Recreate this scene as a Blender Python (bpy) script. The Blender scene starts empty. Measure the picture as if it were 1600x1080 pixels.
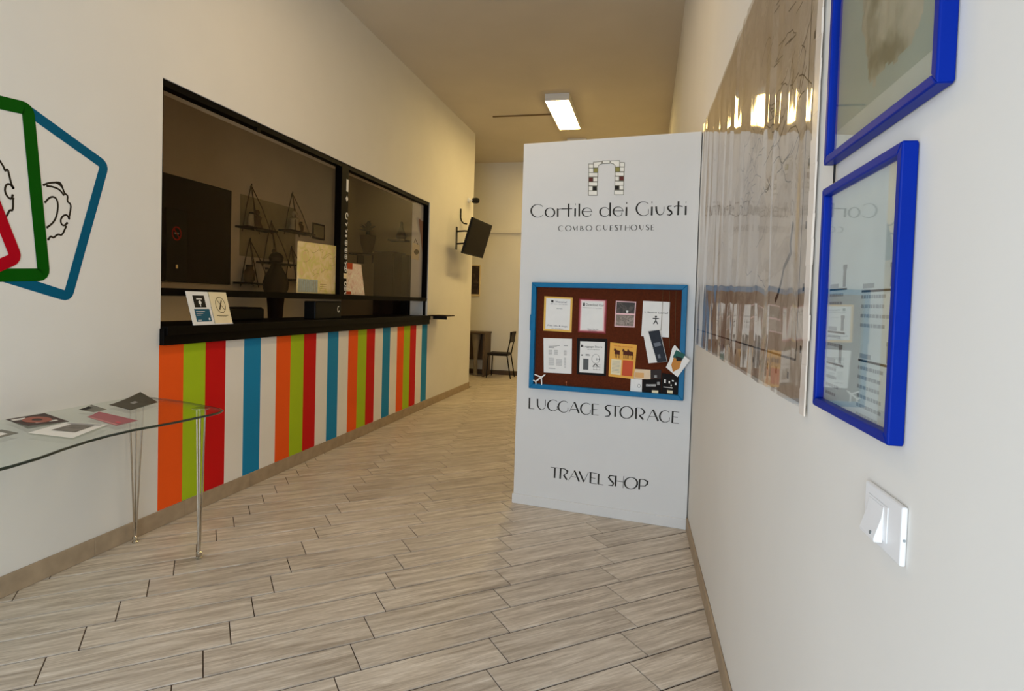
import bpy, bmesh, math, random
from mathutils import Vector, Matrix, noise
random.seed(7)
D = bpy.data
SC = bpy.context.scene
COL = SC.collection

# ------------------------------------------------------------ camera
cam_d = D.cameras.new('camera')
cam = D.objects.new('camera', cam_d)
COL.objects.link(cam)
RT = Vector((0.974257, 0.223476, 0.029679)); UP = Vector((-0.036292, 0.025541, 0.999015)); FW = Vector((-0.222498, 0.974375, -0.032994))
m3 = Matrix((RT, UP, -FW)).transposed()
cam.matrix_world = Matrix.Translation((0, 0, 1.4696)) @ m3.to_4x4()
cam_d.sensor_width = 36.0
cam_d.lens = 944.13 / 1600 * 36.0
cam_d.shift_y = -(540 - 503.45) / 1600
cam_d.clip_start = 0.05
SC.camera = cam

# ------------------------------------------------------------ light and exposure
SC.view_settings.view_transform = 'Standard'
SC.view_settings.look = 'None'
SC.view_settings.gamma = 1
SC.view_settings.use_curve_mapping = False
SC.view_settings.exposure = 0.08
LAMP_STRENGTH = 27.5
LAMP_COLOR = (1.0, 0.72, 0.28)
FILL_COLOR = (1.0, 0.73, 0.42)
DAY_POWER = 12.0
FRONT_POWER = 112.0
DAY_COLOR = (0.45, 0.60, 1.0)
FRONT_COLOR = (0.82, 0.92, 1.0)
FILL_STRENGTH = 18.0  # strength of the added fill lamp above the view
dl2 = D.lights.new('daylight_at_front', 'AREA'); dl2.shape = 'RECTANGLE'; dl2.size = 2.4; dl2.size_y = 2.5
dl2.energy = FRONT_POWER; dl2.color = FRONT_COLOR
dlo2 = D.objects.new('daylight_at_front', dl2); COL.objects.link(dlo2)
dlo2.location = (-0.95, -1.7, 1.35); dlo2.rotation_euler = (math.radians(90), 0, math.radians(24))
world = D.worlds.new('sky'); SC.world = world; world.use_nodes = True
wn = world.node_tree.nodes
wn['Background'].inputs[0].default_value = (0.70, 0.82, 1.0, 1)
wn['Background'].inputs[1].default_value = 0.7
dl = D.lights.new('daylight_at_entrance', 'AREA'); dl.shape = 'RECTANGLE'; dl.size = 1.8; dl.size_y = 2.5
dl.energy = DAY_POWER; dl.color = DAY_COLOR
dlo = D.objects.new('daylight_at_entrance', dl); COL.objects.link(dlo)
dlo.location = (-3.1, -0.5, 1.3); dlo.rotation_euler = (math.radians(90), 0, math.radians(-90))

# ------------------------------------------------------------ helpers
def lin(c):
    f = lambda v: v / 12.92 if v <= 0.04045 else ((v + 0.055) / 1.055) ** 2.4
    return tuple(f(x / 255.0) for x in c) + (1.0,)
MATS = {}
def mat(name, rgb, rough=0.6, metal=0.0, var=0.06, scale=8.0, bump=0.0, bscale=60.0, spec=0.22, coat=0.0, emit=None):
    """principled material whose colour and relief come from procedural noise"""
    if name in MATS: return MATS[name]
    m = D.materials.new(name); m.use_nodes = True
    nt = m.node_tree; b = nt.nodes['Principled BSDF']
    tc = nt.nodes.new('ShaderNodeTexCoord')
    nz = nt.nodes.new('ShaderNodeTexNoise'); nz.inputs['Scale'].default_value = scale; nz.inputs['Detail'].default_value = 4
    nt.links.new(tc.outputs['Object'], nz.inputs['Vector'])
    cr = nt.nodes.new('ShaderNodeValToRGB')
    c = lin(rgb)
    cr.color_ramp.elements[0].position = 0.3; cr.color_ramp.elements[1].position = 0.7
    cr.color_ramp.elements[0].color = tuple(x * (1 - var) for x in c[:3]) + (1,)
    cr.color_ramp.elements[1].color = tuple(min(1, x * (1 + var)) for x in c[:3]) + (1,)
    nt.links.new(nz.outputs['Fac'], cr.inputs['Fac'])
    nt.links.new(cr.outputs['Color'], b.inputs['Base Color'])
    b.inputs['Roughness'].default_value = rough; b.inputs['Metallic'].default_value = metal
    b.inputs['Specular IOR Level'].default_value = spec
    if coat: b.inputs['Coat Weight'].default_value = coat; b.inputs['Coat Roughness'].default_value = 0.06
    if bump:
        n2 = nt.nodes.new('ShaderNodeTexNoise'); n2.inputs['Scale'].default_value = bscale; n2.inputs['Detail'].default_value = 3
        nt.links.new(tc.outputs['Object'], n2.inputs['Vector'])
        bp = nt.nodes.new('ShaderNodeBump'); bp.inputs['Strength'].default_value = bump; bp.inputs['Distance'].default_value = 0.01
        nt.links.new(n2.outputs['Fac'], bp.inputs['Height']); nt.links.new(bp.outputs['Normal'], b.inputs['Normal'])
    if emit:
        b.inputs['Emission Color'].default_value = tuple(emit[0]) + (1,); b.inputs['Emission Strength'].default_value = emit[1]
    MATS[name] = m
    return m
def glass_mat(name, tint, rough=0.02, ior=1.45, gain=1.0, bump=0.0, bscale=(3, 3, 3), dist=0.02):
    """thin pane: see-through body with fresnel reflection"""
    m = D.materials.new(name); m.use_nodes = True; nt = m.node_tree
    for n in list(nt.nodes):
        if n.type != 'OUTPUT_MATERIAL': nt.nodes.remove(n)
    out = nt.nodes['Material Output']
    tr = nt.nodes.new('ShaderNodeBsdfTransparent'); tr.inputs[0].default_value = tuple(tint) + (1,)
    gl = nt.nodes.new('ShaderNodeBsdfGlossy'); gl.inputs['Roughness'].default_value = rough; gl.inputs[0].default_value = (1, 1, 1, 1)
    # schlick reflectance that is the same from either face of the sheet
    def mth(op, a, b=None):
        n = nt.nodes.new('ShaderNodeMath'); n.operation = op
        for i, v in enumerate((a, b)):
            if v is None: continue
            if isinstance(v, (int, float)): n.inputs[i].default_value = v
            else: nt.links.new(v, n.inputs[i])
        return n.outputs[0]
    geo = nt.nodes.new('ShaderNodeNewGeometry'); dt = nt.nodes.new('ShaderNodeVectorMath'); dt.operation = 'DOT_PRODUCT'
    nt.links.new(geo.outputs['Incoming'], dt.inputs[0]); nt.links.new(geo.outputs['Normal'], dt.inputs[1])
    f0 = ((ior - 1) / (ior + 1)) ** 2
    sch = mth('ADD', mth('MULTIPLY', mth('POWER', mth('SUBTRACT', 1.0, mth('ABSOLUTE', dt.outputs['Value'])), 5.0), 1 - f0), f0)
    mx = nt.nodes.new('ShaderNodeMixShader')
    sch = mth('MULTIPLY', sch, gain); nt.links.new(sch, mx.inputs[0]); nt.links.new(tr.outputs[0], mx.inputs[1]); nt.links.new(gl.outputs[0], mx.inputs[2])
    nt.links.new(mx.outputs[0], out.inputs[0])
    if bump:
        tc = nt.nodes.new('ShaderNodeTexCoord'); mp = nt.nodes.new('ShaderNodeMapping'); mp.inputs['Scale'].default_value = bscale
        nz = nt.nodes.new('ShaderNodeTexNoise'); nz.inputs['Scale'].default_value = 1.0; nz.inputs['Detail'].default_value = 4; nz.inputs['Distortion'].default_value = 0.6
        bp = nt.nodes.new('ShaderNodeBump'); bp.inputs['Strength'].default_value = bump; bp.inputs['Distance'].default_value = dist
        nt.links.new(tc.outputs['Object'], mp.inputs[0]); nt.links.new(mp.outputs[0], nz.inputs['Vector'])
        nt.links.new(nz.outputs['Fac'], bp.inputs['Height']); nt.links.new(bp.outputs[0], gl.inputs['Normal'])
    MATS[name] = m
    return m

class MB:
    """collects polygons in world space; linked as one mesh object by obj()"""
    def __init__(s): s.v = []; s.f = []; s.smooth = False
    def face(s, pts):
        i = len(s.v); s.v += [tuple(p) for p in pts]; s.f.append(tuple(range(i, i + len(pts)))); return s
    def box(s, x0, x1, y0, y1, z0, z1):
        i = len(s.v)
        s.v += [(x, y, z) for z in (z0, z1) for y in (y0, y1) for x in (x0, x1)]
        for q in ((0, 2, 3, 1), (4, 5, 7, 6), (0, 1, 5, 4), (1, 3, 7, 5), (3, 2, 6, 7), (2, 0, 4, 6)): s.f.append(tuple(i + k for k in q))
        return s
    def prism(s, F, poly, n0, n1):
        """2-D polygon in frame F between two heights"""
        k = len(poly); i = len(s.v)
        s.v += [tuple(F(u, v, n0)) for u, v in poly] + [tuple(F(u, v, n1)) for u, v in poly]
        s.f.append(tuple(i + k + j for j in range(k))); s.f.append(tuple(i + j for j in reversed(range(k))))
        for j in range(k):
            a = (j + 1) % k; s.f.append((i + j, i + a, i + k + a, i + k + j))
        return s
    def rect(s, F, u0, u1, v0, v1, n0, n1): return s.prism(F, [(u0, v0), (u1, v0), (u1, v1), (u0, v1)], n0, n1)
    def tube(s, path, r, seg=10, caps=True):
        """tube along 3-D path; r a number or a list"""
        P = [Vector(p) for p in path]; k = len(P); i0 = len(s.v)
        rr = r if isinstance(r, (list, tuple)) else [r] * k
        ref = None
        for j, p in enumerate(P):
            t = (P[min(j + 1, k - 1)] - P[max(j - 1, 0)]).normalized()
            if ref is None: ref = t.orthogonal().normalized()
            a = (ref - t * ref.dot(t)).normalized(); ref = a; b = t.cross(a)
            for q in range(seg):
                w = 2 * math.pi * q / seg; s.v.append(tuple(p + (a * math.cos(w) + b * math.sin(w)) * rr[j]))
        for j in range(k - 1):
            for q in range(seg):
                q2 = (q + 1) % seg; s.f.append((i0 + j * seg + q, i0 + j * seg + q2, i0 + (j + 1) * seg + q2, i0 + (j + 1) * seg + q))
        if caps:
            s.f.append(tuple(i0 + q for q in reversed(range(seg)))); s.f.append(tuple(i0 + (k - 1) * seg + q for q in range(seg)))
        return s
    def lathe(s, c, prof, seg=20, axis=(0, 0, 1)):
        """profile of (radius, height) turned about an axis through c"""
        A = Vector(axis).normalized(); c = Vector(c)
        path = [c + A * h for r, h in prof]; a = A.orthogonal().normalized(); b = A.cross(a); i0 = len(s.v); k = len(prof)
        for p, (r, h) in zip(path, prof):
            for q in range(seg):
                w = 2 * math.pi * q / seg; s.v.append(tuple(p + (a * math.cos(w) + b * math.sin(w)) * max(r, 1e-5)))
        for j in range(k - 1):
            for q in range(seg):
                q2 = (q + 1) % seg; s.f.append((i0 + j * seg + q, i0 + j * seg + q2, i0 + (j + 1) * seg + q2, i0 + (j + 1) * seg + q))
        s.f.append(tuple(i0 + q for q in reversed(range(seg)))); s.f.append(tuple(i0 + (k - 1) * seg + q for q in range(seg)))
        return s
    def stroke(s, F, pts, n, w=None, closed=False, joints=True):
        """flat ribbon along 2-D points; pts may carry their own widths"""
        P = [(p[0], p[1], (p[2] if len(p) > 2 else w)) for p in pts]
        if closed: P = P + [P[0]]
        L = []; R = []
        for j in range(len(P)):
            a = P[j - 1] if j else (P[-2] if closed else P[0]); c = P[j + 1] if j < len(P) - 1 else (P[1] if closed else P[-1])
            def nrm(p, q):
                dx, dy = q[0] - p[0], q[1] - p[1]; l = math.hypot(dx, dy)
                return (-dy / l, dx / l) if l > 1e-9 else None
            n1 = nrm(a, P[j]); n2 = nrm(P[j], c); n1 = n1 or n2; n2 = n2 or n1
            mx_, my_ = n1[0] + n2[0], n1[1] + n2[1]; l = math.hypot(mx_, my_) or 1
            mx_, my_ = mx_ / l, my_ / l; kk = 1 / max(0.45, mx_ * n1[0] + my_ * n1[1]); h = P[j][2] / 2 * kk
            L.append(F(P[j][0] + mx_ * h, P[j][1] + my_ * h, n)); R.append(F(P[j][0] - mx_ * h, P[j][1] - my_ * h, n))
        for j in range(len(P) - 1): s.face([R[j], R[j + 1], L[j + 1], L[j]])
        return s
    def disc(s, F, u, v, r, n, seg=16, n1=None, ry=None):
        poly = [(u + r * math.cos(2 * math.pi * q / seg), v + (ry or r) * math.sin(2 * math.pi * q / seg)) for q in range(seg)]
        if n1 is not None: return s.prism(F, poly, n, n1)
        return s.face([F(a, b, n) for a, b in poly])
def frame(o, U, V, N):
    o = Vector(o); U = Vector(U); V = Vector(V); N = Vector(N)
    return lambda u, v, n=0.0: o + U * u + V * v + N * n
WL = {}
def obj(name, mb, material, parent=None, label=None, cat=None, group=None, kind=None, bevel=0.0, smooth=False, bseg=2, loc=None):
    xs = [p[0] for p in mb.v]; ys = [p[1] for p in mb.v]; zs = [p[2] for p in mb.v]
    if parent is not None: o0 = WL[parent.name]
    elif loc is not None: o0 = Vector(loc)
    else: o0 = Vector(((min(xs) + max(xs)) / 2, (min(ys) + max(ys)) / 2, min(zs)))
    me = D.meshes.new(name)
    me.from_pydata([tuple(Vector(p) - o0) for p in mb.v], [], mb.f)
    me.materials.append(material if not isinstance(material, str) else MATS[material])
    bm = bmesh.new(); bm.from_mesh(me)
    if smooth or bevel: bmesh.ops.remove_doubles(bm, verts=bm.verts, dist=1e-5)
    bmesh.ops.recalc_face_normals(bm, faces=bm.faces) if not getattr(mb, 'flat', False) else None
    if smooth:
        for f in bm.faces: f.smooth = True
        for e in bm.edges:
            if len(e.link_faces) == 2 and e.calc_face_angle(0) > 0.7: e.smooth = False
    bm.to_mesh(me); bm.free()
    o = D.objects.new(name, me); COL.objects.link(o)
    if parent is None: o.location = o0
    else: o.parent = parent
    WL[o.name] = o0
    if bevel:
        md = o.modifiers.new('soft_edges', 'BEVEL'); md.width = bevel; md.segments = bseg; md.limit_method = 'ANGLE'; md.angle_limit = 0.6
    if label: o['label'] = label
    if cat: o['category'] = cat
    if group: o['group'] = group
    if kind: o['kind'] = kind
    return o
def thing(name, label, cat, loc, group=None, kind=None):
    o = D.objects.new(name, None); o.empty_display_size = 0.1; COL.objects.link(o); o.location = loc
    WL[o.name] = Vector(loc)
    if label: o['label'] = label
    if cat: o['category'] = cat
    if group: o['group'] = group
    if kind: o['kind'] = kind
    return o
def struct(name, mb, m, label=None, **k): return obj(name, mb, m, kind='structure', label=label, **k)
def text_mb(F, s, u, v, size, n, width=None, align='LEFT'):
    """lettering as flat mesh in frame F (baseline at v)"""
    cu = D.curves.new('t', 'FONT'); cu.body = s; cu.size = 1.0; cu.align_x = 'LEFT'; cu.resolution_u = 3
    o = D.objects.new('t', cu); COL.objects.link(o)
    bpy.context.view_layer.update()
    me = o.to_mesh()
    xs = [p.co.x for p in me.vertices] or [0]; w = max(xs) - min(xs) or 1; x0 = min(xs)
    sx = (width / w) if width else size
    if align == 'CENTER': u = u - w * sx / 2
    mb = MB(); mb.flat = True
    mb.v = [tuple(F(u + (p.co.x - x0) * sx, v + p.co.y * size, n)) for p in me.vertices]
    mb.f = [tuple(p.vertices) for p in me.polygons]
    o.to_mesh_clear(); D.objects.remove(o); D.curves.remove(cu)
    return mb
def join(*mbs):
    r = MB(); r.flat = True
    for m in mbs:
        i = len(r.v); r.v += m.v; r.f += [tuple(a + i for a in f) for f in m.f]
    return r
def copy_tree(o, parent=None):
    c = o.copy(); COL.objects.link(c)
    if parent is not None: c.parent = parent
    WL[c.name] = WL[o.name]
    for ch in list(o.children): copy_tree(ch, c)
    return c

BAKE = {'groups':{'title':(((0.1597,2.1569,0.0036),(0.1505,2.1648,0.0036),(0.1395,2.1705,0.0036),(0.1275,2.1738,0.0036),(0.1151,2.1744,0.0039),(0.103,2.1722,0.0053),(0.0921,2.1674,0.0071),(0.083,2.1604,0.009),(0.0761,2.1514,0.0106),(0.072,2.141,0.0116),(0.0708,2.1299,0.012),(0.0727,2.1187,0.0116),(0.0775,2.1081,0.0106),(0.085,2.0987,0.009),(0.0946,2.0911,0.0071),(0.1059,2.0858,0.0053),(0.1181,2.083,0.0039),(0.1304,2.0829,0.0036),(0.1423,2.0855,0.0036),(0.1529,2.0907,0.0036),(0.1617,2.0981,0.0036)),((0.2476,2.1133,0.012),(0.2463,2.1214,0.0116),(0.2429,2.1291,0.0105),(0.2377,2.1358,0.0088),(0.2309,2.1411,0.0069),(0.2231,2.1448,0.005),(0.2146,2.1466,0.0037),(0.206,2.1463,0.0043),(0.198,2.144,0.0059),(0.1908,2.1399,0.0079),(0.1851,2.1341,0.0097),(0.1812,2.127,0.0111),(0.1793,2.1192,0.0119),(0.1796,2.111,0.0119),(0.182,2.103,0.0111),(0.1864,2.0958,0.0097),(0.1925,2.0897,0.0079),(0.1999,2.0851,0.0059),(0.2082,2.0824,0.0043),(0.2167,2.0817,0.0037),(0.2251,2.083,0.005),(0.2327,2.0863,0.0069),(0.2392,2.0914,0.0088),(0.2439,2.0978,0.0105),(0.2468,2.1053,0.0116),(0.2476,2.1133,0.012)),((0.2699,2.1415,0.012),(0.2718,2.0824,0.012)),((0.2723,2.1296,0.0036),(0.2844,2.138,0.0036),(0.2988,2.138,0.0036)),((0.2988,2.1376,0.0072),(0.3764,2.1378,0.006)),((0.3488,2.1726,0.012),(0.3511,2.0805,0.012)),((0.3974,2.1391,0.012),(0.3986,2.0814,0.012)),((0.3956,2.1665,0.012),(0.3997,2.1663,0.012)),((0.4257,2.1702,0.012),(0.428,2.0807,0.012)),((0.5176,2.1087,0.0036),(0.5163,2.1163,0.0036),(0.5129,2.1235,0.0036),(0.5076,2.1298,0.0036),(0.5008,2.1348,0.0036),(0.4929,2.1382,0.0036),(0.4844,2.1397,0.0036),(0.4759,2.1394,0.0044),(0.4678,2.1371,0.0061),(0.4608,2.1331,0.0081),(0.4553,2.1275,0.0099),(0.4516,2.1208,0.0113),(0.4499,2.1134,0.0119),(0.4505,2.1057,0.0118),(0.4531,2.0983,0.011),(0.4578,2.0916,0.0095),(0.4641,2.086,0.0076),(0.4717,2.082,0.0056),(0.4801,2.0798,0.0041),(0.4886,2.0795,0.0036),(0.4969,2.0811,0.0036),(0.5043,2.0845,0.0036),(0.5104,2.0895,0.0036)),((0.4537,2.1143,0.0036),(0.5174,2.1141,0.0036)),((0.5083,2.0924,0.012),(0.5123,2.0923,0.012)),((0.6375,2.1204,0.0036),(0.633,2.127,0.0036),(0.627,2.1325,0.0036),(0.6198,2.1365,0.0036),(0.6119,2.1389,0.0036),(0.6038,2.1393,0.0038),(0.5959,2.1379,0.0052),(0.5887,2.1346,0.0071),(0.5827,2.1297,0.0089),(0.5782,2.1236,0.0106),(0.5755,2.1164,0.0116),(0.5748,2.1088,0.012),(0.576,2.1011,0.0116),(0.5792,2.0938,0.0106),(0.5842,2.0874,0.0089),(0.5906,2.0822,0.0071),(0.598,2.0786,0.0052),(0.606,2.0767,0.0038),(0.6141,2.0767,0.0036),(0.6219,2.0786,0.0036),(0.6288,2.0823,0.0036),(0.6344,2.0875,0.0036),(0.6385,2.0939,0.0036)),((0.6439,2.1711,0.012),(0.646,2.0775,0.012)),((0.7348,2.1077,0.0036),(0.7334,2.1155,0.0036),(0.73,2.1229,0.0036),(0.7247,2.1294,0.0036),(0.7179,2.1345,0.0036),(0.7101,2.138,0.0036),(0.7016,2.1396,0.0036),(0.6931,2.1393,0.0044),(0.6851,2.1369,0.0061),(0.6781,2.1327,0.0081),(0.6726,2.127,0.0099),(0.6689,2.1201,0.0113),(0.6673,2.1124,0.0119),(0.6678,2.1045,0.0118),(0.6705,2.0968,0.011),(0.6752,2.0899,0.0095),(0.6815,2.0842,0.0076),(0.689,2.0801,0.0056),(0.6974,2.0778,0.0041),(0.7059,2.0775,0.0036),(0.7142,2.0791,0.0036),(0.7216,2.0827,0.0036),(0.7276,2.0879,0.0036)),((0.6683,2.1125,0.0036),(0.7342,2.1122,0.0036)),((0.7242,2.0947,0.012),(0.7288,2.0946,0.012)),((0.7565,2.1373,0.012),(0.7568,2.0768,0.012)),((0.7533,2.1646,0.012),(0.7594,2.1644,0.012)),((0.9022,2.1549,0.0036),(0.8928,2.1623,0.0036),(0.882,2.1673,0.0036),(0.8704,2.1695,0.0036),(0.8589,2.1688,0.0044),(0.848,2.1652,0.0061),(0.8386,2.159,0.0081),(0.8311,2.1504,0.0099),(0.8261,2.1402,0.0112),(0.8239,2.1288,0.0119),(0.8246,2.117,0.0119),(0.8283,2.1056,0.011),(0.8345,2.0953,0.0095),(0.8431,2.0867,0.0077),(0.8533,2.0804,0.0058),(0.8646,2.0768,0.0042),(0.8763,2.0761,0.0036),(0.8876,2.0782,0.0036),(0.8978,2.0832,0.0036),(0.9063,2.0906,0.0036)),((0.9041,2.12,0.0036),(0.9043,2.0846,0.0036)),((0.9264,2.1354,0.012),(0.9268,2.0766,0.012)),((0.9228,2.1642,0.012),(0.928,2.164,0.012)),((0.954,2.1361,0.012),(0.9564,2.1093,0.012),(0.9642,2.0887,0.0096),(0.9792,2.0772,0.0048),(0.9973,2.0823,0.0036),(1.0057,2.1006,0.0036),(1.0052,2.1339,0.0036)),((1.055,2.1361,0.0042),(1.0352,2.1348,0.0076),(1.0284,2.124,0.0103),(1.0379,2.1108,0.0118),(1.0547,2.0974,0.0118),(1.0569,2.0845,0.0103),(1.0447,2.0756,0.0076),(1.0265,2.0786,0.0042)),((1.0976,2.166,0.012),(1.0975,2.0743,0.012)),((1.0697,2.129,0.006),(1.082,2.1353,0.006),(1.1124,2.1336,0.006),(1.125,2.1296,0.006)),((1.1451,2.1334,0.012),(1.1459,2.0742,0.012)),((1.1439,2.1572,0.012),(1.1467,2.1571,0.012))),
 'subtitle':(((0.3141,2.0152,0.0019),(0.3097,2.0179,0.0019),(0.3047,2.0195,0.0019),(0.2995,2.0199,0.002),(0.2945,2.0191,0.0027),(0.2899,2.0172,0.0037),(0.2859,2.0142,0.0048),(0.283,2.0104,0.0057),(0.2813,2.006,0.0063),(0.2808,2.0013,0.0065),(0.2816,1.9966,0.0063),(0.2836,1.9921,0.0057),(0.2868,1.9882,0.0048),(0.2909,1.9851,0.0037),(0.2957,1.9831,0.0027),(0.3008,1.9821,0.002),(0.306,1.9824,0.0019),(0.3108,1.9838,0.0019),(0.3151,1.9863,0.0019)),((0.3729,2.0006,0.0065),(0.3721,2.0053,0.0063),(0.3701,2.0097,0.0057),(0.367,2.0136,0.0048),(0.3629,2.0166,0.0037),(0.3583,2.0187,0.0027),(0.3532,2.0197,0.002),(0.3481,2.0195,0.0023),(0.3433,2.0181,0.0032),(0.3391,2.0157,0.0043),(0.3357,2.0123,0.0053),(0.3333,2.0082,0.006),(0.3322,2.0036,0.0064),(0.3324,1.9989,0.0064),(0.3338,1.9943,0.006),(0.3364,1.9901,0.0053),(0.34,1.9866,0.0043),(0.3445,1.984,0.0032),(0.3494,1.9825,0.0023),(0.3545,1.9821,0.002),(0.3595,1.9829,0.0027),(0.364,1.9849,0.0037),(0.3679,1.9878,0.0048),(0.3707,1.9916,0.0057),(0.3725,1.9959,0.0063),(0.3729,2.0006,0.0065)),((0.3866,2.0152,0.0065),(0.3998,1.9857,0.0065)),((0.3998,1.9857,0.0019),(0.415,2.0147,0.0019)),((0.4161,2.0167,0.0065),(0.4161,1.9816,0.0065)),((0.4411,2.0154,0.0065),(0.4414,1.9831,0.0065)),((0.4444,2.0142,0.0019),(0.4471,2.0139,0.0025),(0.4496,2.0131,0.0036),(0.4518,2.0118,0.0047),(0.4535,2.0102,0.0056),(0.4546,2.0083,0.0063),(0.4551,2.0063,0.0065),(0.4548,2.0042,0.0063),(0.4538,2.0024,0.0056),(0.4522,2.0008,0.0047),(0.4501,1.9996,0.0036),(0.4476,1.9989,0.0025),(0.4449,1.9986,0.0019)),((0.4457,1.9994,0.0019),(0.4492,1.9991,0.0025),(0.4525,1.9982,0.0036),(0.4554,1.9967,0.0047),(0.4576,1.9949,0.0056),(0.4591,1.9929,0.0063),(0.4596,1.9906,0.0065),(0.4592,1.9884,0.0063),(0.4579,1.9864,0.0056),(0.4558,1.9846,0.0047),(0.453,1.9833,0.0036),(0.4498,1.9825,0.0025),(0.4463,1.9823,0.0019)),((0.5206,1.9993,0.0065),(0.5199,2.004,0.0063),(0.5179,2.0083,0.0057),(0.5148,2.0122,0.0048),(0.5109,2.0152,0.0037),(0.5063,2.0172,0.0027),(0.5014,2.0182,0.002),(0.4964,2.018,0.0023),(0.4917,2.0167,0.0032),(0.4876,2.0142,0.0043),(0.4843,2.0109,0.0053),(0.482,2.0068,0.006),(0.4809,2.0023,0.0064),(0.4811,1.9977,0.0064),(0.4825,1.9931,0.006),(0.4851,1.989,0.0053),(0.4886,1.9855,0.0043),(0.4929,1.983,0.0032),(0.4977,1.9815,0.0023),(0.5027,1.9811,0.002),(0.5075,1.9819,0.0027),(0.512,1.9838,0.0037),(0.5157,1.9867,0.0048),(0.5185,1.9904,0.0057),(0.5202,1.9947,0.0063),(0.5206,1.9993,0.0065)),((0.5824,2.0131,0.0019),(0.5782,2.0158,0.0019),(0.5736,2.0174,0.0019),(0.5687,2.0178,0.002),(0.564,2.0169,0.0028),(0.5598,2.0147,0.0038),(0.5562,2.0116,0.0049),(0.5536,2.0075,0.0058),(0.5522,2.0029,0.0063),(0.5519,1.998,0.0065),(0.5529,1.9931,0.0062),(0.5551,1.9886,0.0055),(0.5583,1.9847,0.0045),(0.5623,1.9818,0.0035),(0.5669,1.9799,0.0025),(0.5717,1.9793,0.0019),(0.5765,1.9799,0.0019),(0.5809,1.9818,0.0019),(0.5846,1.9847,0.0019)),((0.5854,1.9964,0.0019),(0.5851,1.9829,0.0019)),((0.6034,2.0172,0.0065),(0.605,1.9941,0.0065),(0.6164,1.9805,0.0026),(0.6284,1.9937,0.0019),(0.6284,2.0167,0.0019)),((0.6505,2.0144,0.0065),(0.6497,1.98,0.0065)),((0.6505,2.0144,0.0019),(0.6671,2.0149,0.0019)),((0.6503,1.998,0.0019),(0.6646,1.9985,0.0019)),((0.6497,1.98,0.0019),(0.6683,1.9813,0.0019)),((0.7026,2.0123,0.0023),(0.6939,2.0152,0.0039),(0.6843,2.0126,0.0053),(0.6834,2.006,0.0062),(0.6945,1.9984,0.0065),(0.7016,1.9916,0.0062),(0.7004,1.9842,0.0053),(0.6908,1.9817,0.0039),(0.6821,1.9845,0.0023)),((0.7237,2.0131,0.0065),(0.7229,1.9812,0.0065)),((0.7095,2.0134,0.0019),(0.7369,2.0151,0.0019)),((0.7542,2.0133,0.0065),(0.7542,1.9792,0.0065)),((0.7547,1.9974,0.0019),(0.7813,1.9985,0.0019)),((0.7807,2.014,0.0019),(0.7816,1.9796,0.0019)),((0.8311,1.9973,0.0065),(0.8303,2.0019,0.0063),(0.8283,2.0064,0.0057),(0.8253,2.0102,0.0048),(0.8214,2.0133,0.0037),(0.8169,2.0154,0.0027),(0.8121,2.0164,0.002),(0.8072,2.0162,0.0023),(0.8025,2.0148,0.0032),(0.7985,2.0123,0.0043),(0.7952,2.0089,0.0053),(0.793,2.0048,0.006),(0.7919,2.0003,0.0064),(0.7921,1.9955,0.0064),(0.7935,1.9909,0.006),(0.796,1.9867,0.0053),(0.7995,1.9832,0.0043),(0.8038,1.9806,0.0032),(0.8085,1.9791,0.0023),(0.8134,1.9787,0.002),(0.8182,1.9796,0.0027),(0.8226,1.9815,0.0037),(0.8262,1.9845,0.0048),(0.829,1.9882,0.0057),(0.8306,1.9926,0.0063),(0.8311,1.9973,0.0065)),((0.8503,2.0138,0.0065),(0.8522,1.992,0.0065),(0.8628,1.9798,0.0026),(0.8735,1.9917,0.0019),(0.8734,2.0149,0.0019)),((0.9122,2.0115,0.0023),(0.9038,2.0144,0.0039),(0.8945,2.0118,0.0053),(0.8937,2.0051,0.0062),(0.9044,1.9975,0.0065),(0.9113,1.9907,0.0062),(0.9101,1.9833,0.0053),(0.9008,1.9808,0.0039),(0.8924,1.9836,0.0023)),((0.9284,2.0132,0.0065),(0.9278,1.9785,0.0065)),((0.9284,2.0132,0.0019),(0.9453,2.014,0.0019)),((0.9283,1.996,0.0019),(0.9419,1.9969,0.0019)),((0.9278,1.9785,0.0019),(0.9465,1.9793,0.0019))),
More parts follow.
